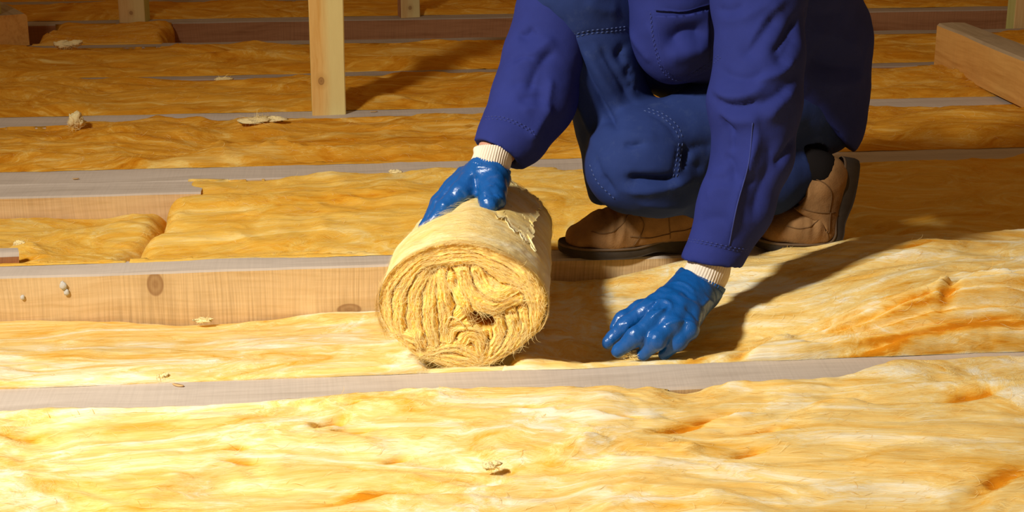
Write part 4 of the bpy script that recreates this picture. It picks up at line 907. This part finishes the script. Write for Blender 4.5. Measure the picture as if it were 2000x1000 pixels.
# ---- shoes (local: toe +x, up z, sole on z=0)
def shoe_outline(n=60):
    xs = np.concatenate([np.linspace(-.172, .172, n)]); t = (xs + .172) / .344
    w = .052 * (np.sin(np.clip(t, 0, 1) * np.pi)) ** .32 * (.78 + .26 * sstep(.3, .72, t)); w[0] = w[-1] = .006; return xs, w
def make_shoe(name_label, place, bend=0.0):
    f = Field((-.2, -.08, -.005), (.2, .08, .20), .0042); sq = ((0, 1, 0), 1.28)
    f.add((.128, 0, .036), (.070, 0, .050), .030, .040, k=.03, sq=sq); f.add((.070, 0, .050), (-.01, 0, .070), .040, .044, k=.03, sq=((0, 1, 0), 1.1)); f.add((-.01, 0, .070), (-.125, 0, .062), .044, .040, k=.03, sq=((0, 1, 0), 1.0)); f.add((-.125, 0, .045), (.05, 0, .035), .038, .042, k=.03, sq=((0, 1, 0), 1.12))
    f.add((-.09, 0, .09), (-.098, 0, .150), .046, .047, k=.03); f.add((-.01, 0, .095), (-.075, 0, .135), .036, .040, k=.03)
    f.cut((0, 0, .017), (0, 0, -1), .4); f.cut((-.08, 0, .135), (.22, 0, 1), .12); f.carve((-.082, 0, .08), (-.088, 0, .16), .036, .038); f.carve((-.088, -.1, .170), (-.088, .1, .170), .066)
    V, F = f.mesh(2)
    N = vnormals(V, F); V = V + N * (.0016 * fbm(V[:, 0] * 22, V[:, 2] * 26 + V[:, 1] * 10, 3, 331))[:, None]
    for (x0, z0, x1, z1, am) in ((.055, .085, .060, .045, -.004), (.040, .09, .046, .05, .003), (.075, .075, .078, .04, -.003)):
        d = np.abs(V[:, 0] - (x0 + (x1 - x0) * (z0 - V[:, 2]) / (z0 - z1 + 1e-9))); V = V + N * (am * np.exp(-(d / .006) ** 2) * sstep(.03, .06, V[:, 2]))[:, None]
    xs, w = shoe_outline()
    def sole_mesh(grow, z0, z1, zheel=None):
        P = []; 
        ring_ = [(x, +ww * grow) for x, ww in zip(xs, w)] + [(x, -ww * grow) for x, ww in zip(xs[::-1], w[::-1])]
        n = len(ring_); Vs = []
        for k, (gz_, gg) in enumerate(((0, .955), (.18, 1.0), (.82, 1.0), (1, .97))):
            for (x, y) in ring_:
                zt = z1(x) if callable(z1) else z1; zb = z0(x) if callable(z0) else z0
                Vs.append((x * (.995 + .01 * (gg - .955) / .045), y * gg, zb + (zt - zb) * gz_))
        Fs = [(k * n + i, k * n + (i + 1) % n, (k + 1) * n + (i + 1) % n, (k + 1) * n + i) for k in range(3) for i in range(n)]
        m = n // 2
        for k, rev in ((0, False), (3, True)):
            for i in range(m - 1):
                q = (k * n + i, k * n + i + 1, k * n + n - 2 - i, k * n + n - 1 - i); Fs.append(q if not rev else q[::-1])
        return np.array(Vs), [q[::-1] for q in Fs]
    spring = lambda x: .010 * sstep(.11, .172, x) + .009 * np.exp(-((x + .035) / .035) ** 2)
    SV, SF = sole_mesh(1.06, spring, lambda x: .024 + .012 * sstep(.02, -.06, x) + .004 * sstep(.12, .17, x)); WV, WF = sole_mesh(1.10, lambda x: .020 + .011 * sstep(.02, -.06, x) + .004 * sstep(.12, .17, x), lambda x: .026 + .011 * sstep(.02, -.06, x) + .004 * sstep(.12, .17, x))
    V[:, 2] += .008 * sstep(.02, -.06, V[:, 0]); FT = bvh(V, F)
    def onto(pts, out=.0008):
        L = []
        for (x, z, sd) in pts:
            h = FT.ray_cast(Vector((x, sd * .2, z)), Vector((0, -sd, 0)))
            if h[0] is not None: L.append(np.array(h[0]) + np.array([0, sd * out, 0]))
        return np.array(L)
    stitch = []
    for sd in (-1, 1):
        for pts in ([(.02, .105), (.000, .080), (.005, .055), (.020, .030)], [(-.060, .128), (-.055, .09), (-.06, .04)], [(.02, .105), (.055, .070), (.085, .060), (.110, .062)], [(-.125, .11), (-.12, .08), (-.10, .06), (-.06, .055)], [(.03, .052), (-.01, .046), (-.06, .052)]):
            p = spline([(x, z) for x, z in pts], 6); L = onto([(x, z, sd) for x, z in p])
            if len(L) > 3: stitch.append(tube(L, .0012, 5))
    el = []
    for sd in (-1, 1):                         # elastic gusset: a thin wedge laid on the side
        G = []
        for i in range(5):
            for j in range(6):
                z = .068 + .058 * j / 5; hw = .006 + .022 * j / 5; L = onto([(-.028 + hw * (i / 2 - 1) - .01 * j / 5, z, sd)], .0016)
                G.append(L[0] if len(L) else None)
        if all(g is not None for g in G):
            Fg = [tuple(q) for q in grid_faces(5, 6)]; G = np.array(G); el.append((G, Fg if sd < 0 else [q[::-1] for q in Fg]))
    def place_v(P):
        P = np.array(P, float)
        if bend:                              # flex at the ball of the foot: everything behind it swings up
            bx, R = .030, .036; x = P[:, 0] - bx; out = P.copy(); a = np.clip(-x / (R * bend), 0, 1) * bend; rest = np.minimum(x + R * bend, 0)
            rad = R + .018 - P[:, 2]; w_ = np.clip(-rest / .03, 0, 1); rad = w_ * rad + (1 - w_) * np.maximum(rad, .003)
            out[:, 0] = np.where(x < 0, bx - rad * np.sin(a) + rest * np.cos(a), P[:, 0]); out[:, 2] = np.where(x < 0, R + .018 - rad * np.cos(a) - rest * np.sin(a), P[:, 2])
            P = out
        return place(P)
    sh = mesh_obj('shoe', place_v(V), F, M_suede, person, origin=place_v([[0, 0, 0]])[0]); sh['label'] = name_label
    og = place_v([[0, 0, 0]])[0]
    mesh_obj('sole', place_v(SV), SF, M_sole, sh, origin=og); mesh_obj('welt', place_v(WV), WF, M_welt, sh, origin=og)
    if stitch: q = mesh_obj('stitching', place_v(join(stitch)[0]), join(stitch)[1], M_suede_dk, sh, origin=og); q['kind'] = 'stuff'
    for G, Fg in el: mesh_obj('elastic_gusset', place_v(G), Fg, M_suede_dk, sh, origin=og)
    return sh
def placer(origin, yaw, roll=0.0, pitch=0.0, sc=1.0):
    c, s = math.cos(yaw), math.sin(yaw)
    def p(P):
        P = np.array(P) * sc; cr_, sr = math.cos(roll), math.sin(roll); y, z = P[:, 1] * cr_ - P[:, 2] * sr, P[:, 1] * sr + P[:, 2] * cr_
        cp, sp = math.cos(pitch), math.sin(pitch); x, z = P[:, 0] * cp - z * sp, P[:, 0] * sp + z * cp
        return np.stack([x * c - y * s, x * s + y * c, z], 1) + np.array(origin)
    return p
make_shoe('brown suede shoe flat on the joist', placer((.548, 2.982, .001), math.pi + .06))
make_shoe('brown suede shoe bent at the toes with raised heel', placer((.972, 2.975, .001), math.pi + .03, sc=1.0), bend=1.38)
mesh_obj('sock', *tube(np.array([Q(1540, 330, 2.985), Q(1575, 326, 2.98), Q(1602, 338, 2.975), Q(1624, 352, 2.975)]), [.042, .048, .048, .036], 18), M_elastic, person, origin=Q(1575, 338, 2.985))

# ---- gloves
def make_glove(wrist, fingers, rad, palm, label, cuffpath, cuffr, thumb, k=.010, rim=None, noise=331):
    allp = np.concatenate([np.array([wrist])] + [np.array(x) for x in fingers] + [np.array(thumb[0])])
    f = Field(allp.min(0) - .06, allp.max(0) + .06, .0030)
    for a_, b_, r1, r2, sq in palm: f.add(a_, b_, r1, r2, k=.02, sq=sq)
    for P, r in zip(fingers, rad): f.chain(P, r, .008)
    f.chain(thumb[0], thumb[1], .012)
    f.cut(rim[0], rim[1], .09)
    V, F = f.mesh(2); N = vnormals(V, F)
    V = V + N * (.0016 * fbm(V[:, 0] * 40 + V[:, 2] * 20, V[:, 1] * 40, 3, noise))[:, None]
    return V, F
# left hand pressed on the batt: index, middle, ring, little, thumb tucked behind
Wl = Q(1364, 560, 2.56)
def Zp(px, py, z): return PZ(px, py, z)
Lf = [[Zp(1300, 585, .078), Zp(1262, 608, .066), Zp(1221, 637, .044), Zp(1187, 670, .014)], [Zp(1318, 594, .078), Zp(1285, 622, .068), Zp(1243, 656, .046), Zp(1207, 686, .014)],
      [Zp(1332, 604, .074), Zp(1314, 634, .062), Zp(1284, 664, .042), Zp(1256, 692, .010)], [Zp(1350, 612, .066), Zp(1345, 644, .052), Zp(1324, 668, .034), Zp(1297, 692, .008)]]
Lr = [[.022, .0185, .0160, .0115], [.022, .0190, .0165, .0125], [.022, .0185, .0160, .0118], [.020, .0175, .0145, .0105]]
palm = [(Wl, Zp(1300, 590, .070), .041, .026, None), (Wl, Zp(1318, 605, .066), .041, .028, None), (Wl, Zp(1345, 620, .055), .040, .026, None), (Zp(1270, 606, .060), Zp(1340, 640, .048), .021, .020, None)]
Lthumb = ([Zp(1315, 580, .060), Zp(1250, 608, .040), Zp(1216, 625, .030), Zp(1203, 640, .018)], [.022, .018, .0145, .011])
rimL = (Q(1372, 548, 2.565), np.array(Lc - Larm[7]) * 0 + (Larm[6] - Larm[7]) + np.array([.012, 0, .0]))
V, F = make_glove(Wl, Lf, Lr, palm, '', None, None, Lthumb, rim=rimL)
V = sculpt(V, F, [([(1262, 598), (1285, 588), (1305, 590), (1312, 602), (1300, 616)], .0045, .004), ([(1270, 622), (1290, 608), (1306, 598)], .004, .0035), ([(1275, 604), (1290, 600), (1300, 604)], -.004, .005), ([(1290, 640), (1320, 628), (1350, 632), (1372, 650)], .004, .005), ([(1316, 550), (1340, 556), (1360, 575)], .003, .004), ([(1310, 560), (1335, 568), (1350, 585)], -.003, .005), ([(1370, 600), (1385, 585), (1392, 600)], .004, .005), ([(1222, 628), (1230, 640)], .003, .004), ([(1335, 600), (1352, 610), (1366, 630)], -.003, .006), ([(1215, 634), (1222, 646)], -.002, .003), ([(1240, 650), (1250, 664)], -.002, .003), ([(1282, 660), (1292, 672)], -.002, .003)])
glove = mesh_obj('glove', V, F, M_nitrile, person, origin=Wl); glove['label'] = 'shiny blue coated glove pressing on the batt'
def ribbed(path, rad, parent, name, mat, nrib=46, seg=184, depth=.0010, sx=1.0, th=.0025):
    P = spline(path, 6); n = len(P); R = np.interp(np.linspace(0, 1, n), np.linspace(0, 1, len(rad)), rad); T = np.gradient(P, axis=0); T /= np.linalg.norm(T, axis=1)[:, None]
    a = np.cross(T[0], [0, 0, 1.0]); a /= np.linalg.norm(a); V = []; t = np.linspace(0, 2 * np.pi, seg, endpoint=False)
    for i in list(range(n)) + list(range(n - 1, -1, -1)):
        b = np.cross(T[i], a); b /= np.linalg.norm(b); a2 = np.cross(b, T[i]); inner = len(V) >= n; r_ = R[i] + depth * np.cos(t * nrib) - (th if inner else 0) + .0012 * np.sin(t * 3 + i * .5)
        V.append(P[i] + r_[:, None] * (np.cos(t)[:, None] * a2 * sx + np.sin(t)[:, None] * b))
    m = len(V); G = np.array(V); F = grid_faces(m, seg); F = np.array([(i * seg + j, ((i + 1) % m) * seg + j, ((i + 1) % m) * seg + (j + 1) % seg, i * seg + (j + 1) % seg) for i in range(m) for j in range(seg)])
    o = mesh_obj(name, G.reshape(-1, 3), F[:, ::-1], mat, parent, origin=P[0]); return o
c1 = ribbed([Q(1364, 566, 2.562), Q(1374, 545, 2.566), Q(1383, 524, 2.572), Q(1390, 498, 2.58)], [.0395, .0410, .0405, .0400], glove, 'cuff', M_knit); c1['label'] = 'cream ribbed knit cuff'
ribbed([Q(1366, 562, 2.562), Q(1369, 556, 2.563), Q(1374, 545, 2.566)], [.0432, .0440, .0436], glove, 'cuff_band', M_nitrile, nrib=40, depth=.0010, th=.005)
# right hand on top of the roll
Wr = Q(955, 338, 2.775)
Rf = [[Q(925, 352, 2.76), Q(899, 376, 2.735), Q(868, 408, 2.715), Q(834, 449, 2.70)], [Q(918, 346, 2.785), Q(890, 368, 2.775), Q(858, 402, 2.75), Q(826, 448, 2.74)], [Q(914, 342, 2.81), Q(884, 364, 2.81), Q(856, 396, 2.80), Q(830, 440, 2.79)], [Q(916, 342, 2.83), Q(888, 362, 2.845), Q(866, 388, 2.84), Q(846, 424, 2.835)]]
Rr = [[.024, .0205, .0180, .0120], [.023, .019, .0160, .0115], [.022, .018, .0150, .011], [.020, .017, .0140, .010]]
palm = [(Wr, Q(918, 362, 2.755), .040, .026, None), (Wr, Q(912, 352, 2.80), .038, .026, None), (Wr, Q(955, 372, 2.735), .038, .027, None)]
Rthumb = ([Q(958, 352, 2.75), Q(962, 372, 2.715), Q(961, 390, 2.685), Q(955, 402, 2.66)], [.030, .0265, .0240, .0185])
rimR = (Q(955, 330, 2.775), np.array(Rarm[6] - Rarm[7]) + np.array([0, 0, .0]))
V, F = make_glove(Wr, Rf, Rr, palm, '', None, None, Rthumb, rim=rimR, noise=341)
V = sculpt(V, F, [([(922, 338), (926, 352), (928, 372), (932, 392)], -.007, .006), ([(940, 382), (950, 372), (962, 362)], .004, .005), ([(938, 396), (958, 386), (978, 390)], .0035, .004), ([(940, 390), (958, 380), (980, 380)], -.003, .004), ([(968, 378), (976, 388), (982, 392)], .003, .003), ([(862, 396), (874, 404)], .003, .004), ([(922, 330), (945, 326), (975, 334)], .003, .004), ([(898, 372), (910, 384)], -.002, .004)])
gl2 = mesh_obj('glove', V, F, M_nitrile, person, origin=Wr); gl2['label'] = 'blue coated glove gripping the top of the roll'
c2 = ribbed([Q(953, 342, 2.775), Q(956, 328, 2.778), Q(961, 308, 2.784), Q(963, 296, 2.791)], [.0375, .0385, .0375, .0370], gl2, 'cuff', M_knit); c2['label'] = 'cream ribbed knit cuff'
ribbed([Q(952, 340, 2.774), Q(954, 334, 2.775), Q(956, 325, 2.778)], [.0412, .0420, .0415], gl2, 'cuff_band', M_nitrile, nrib=40, depth=.0010, th=.005)
# ---------------------------------------------------------------- modelling units -> metres
bpy.context.view_layer.update()
for o in list(COL.objects):
    if o.parent is None and o.type not in {'CAMERA', 'LIGHT'}:
        o.matrix_world = Matrix.Scale(S, 4) @ o.matrix_world
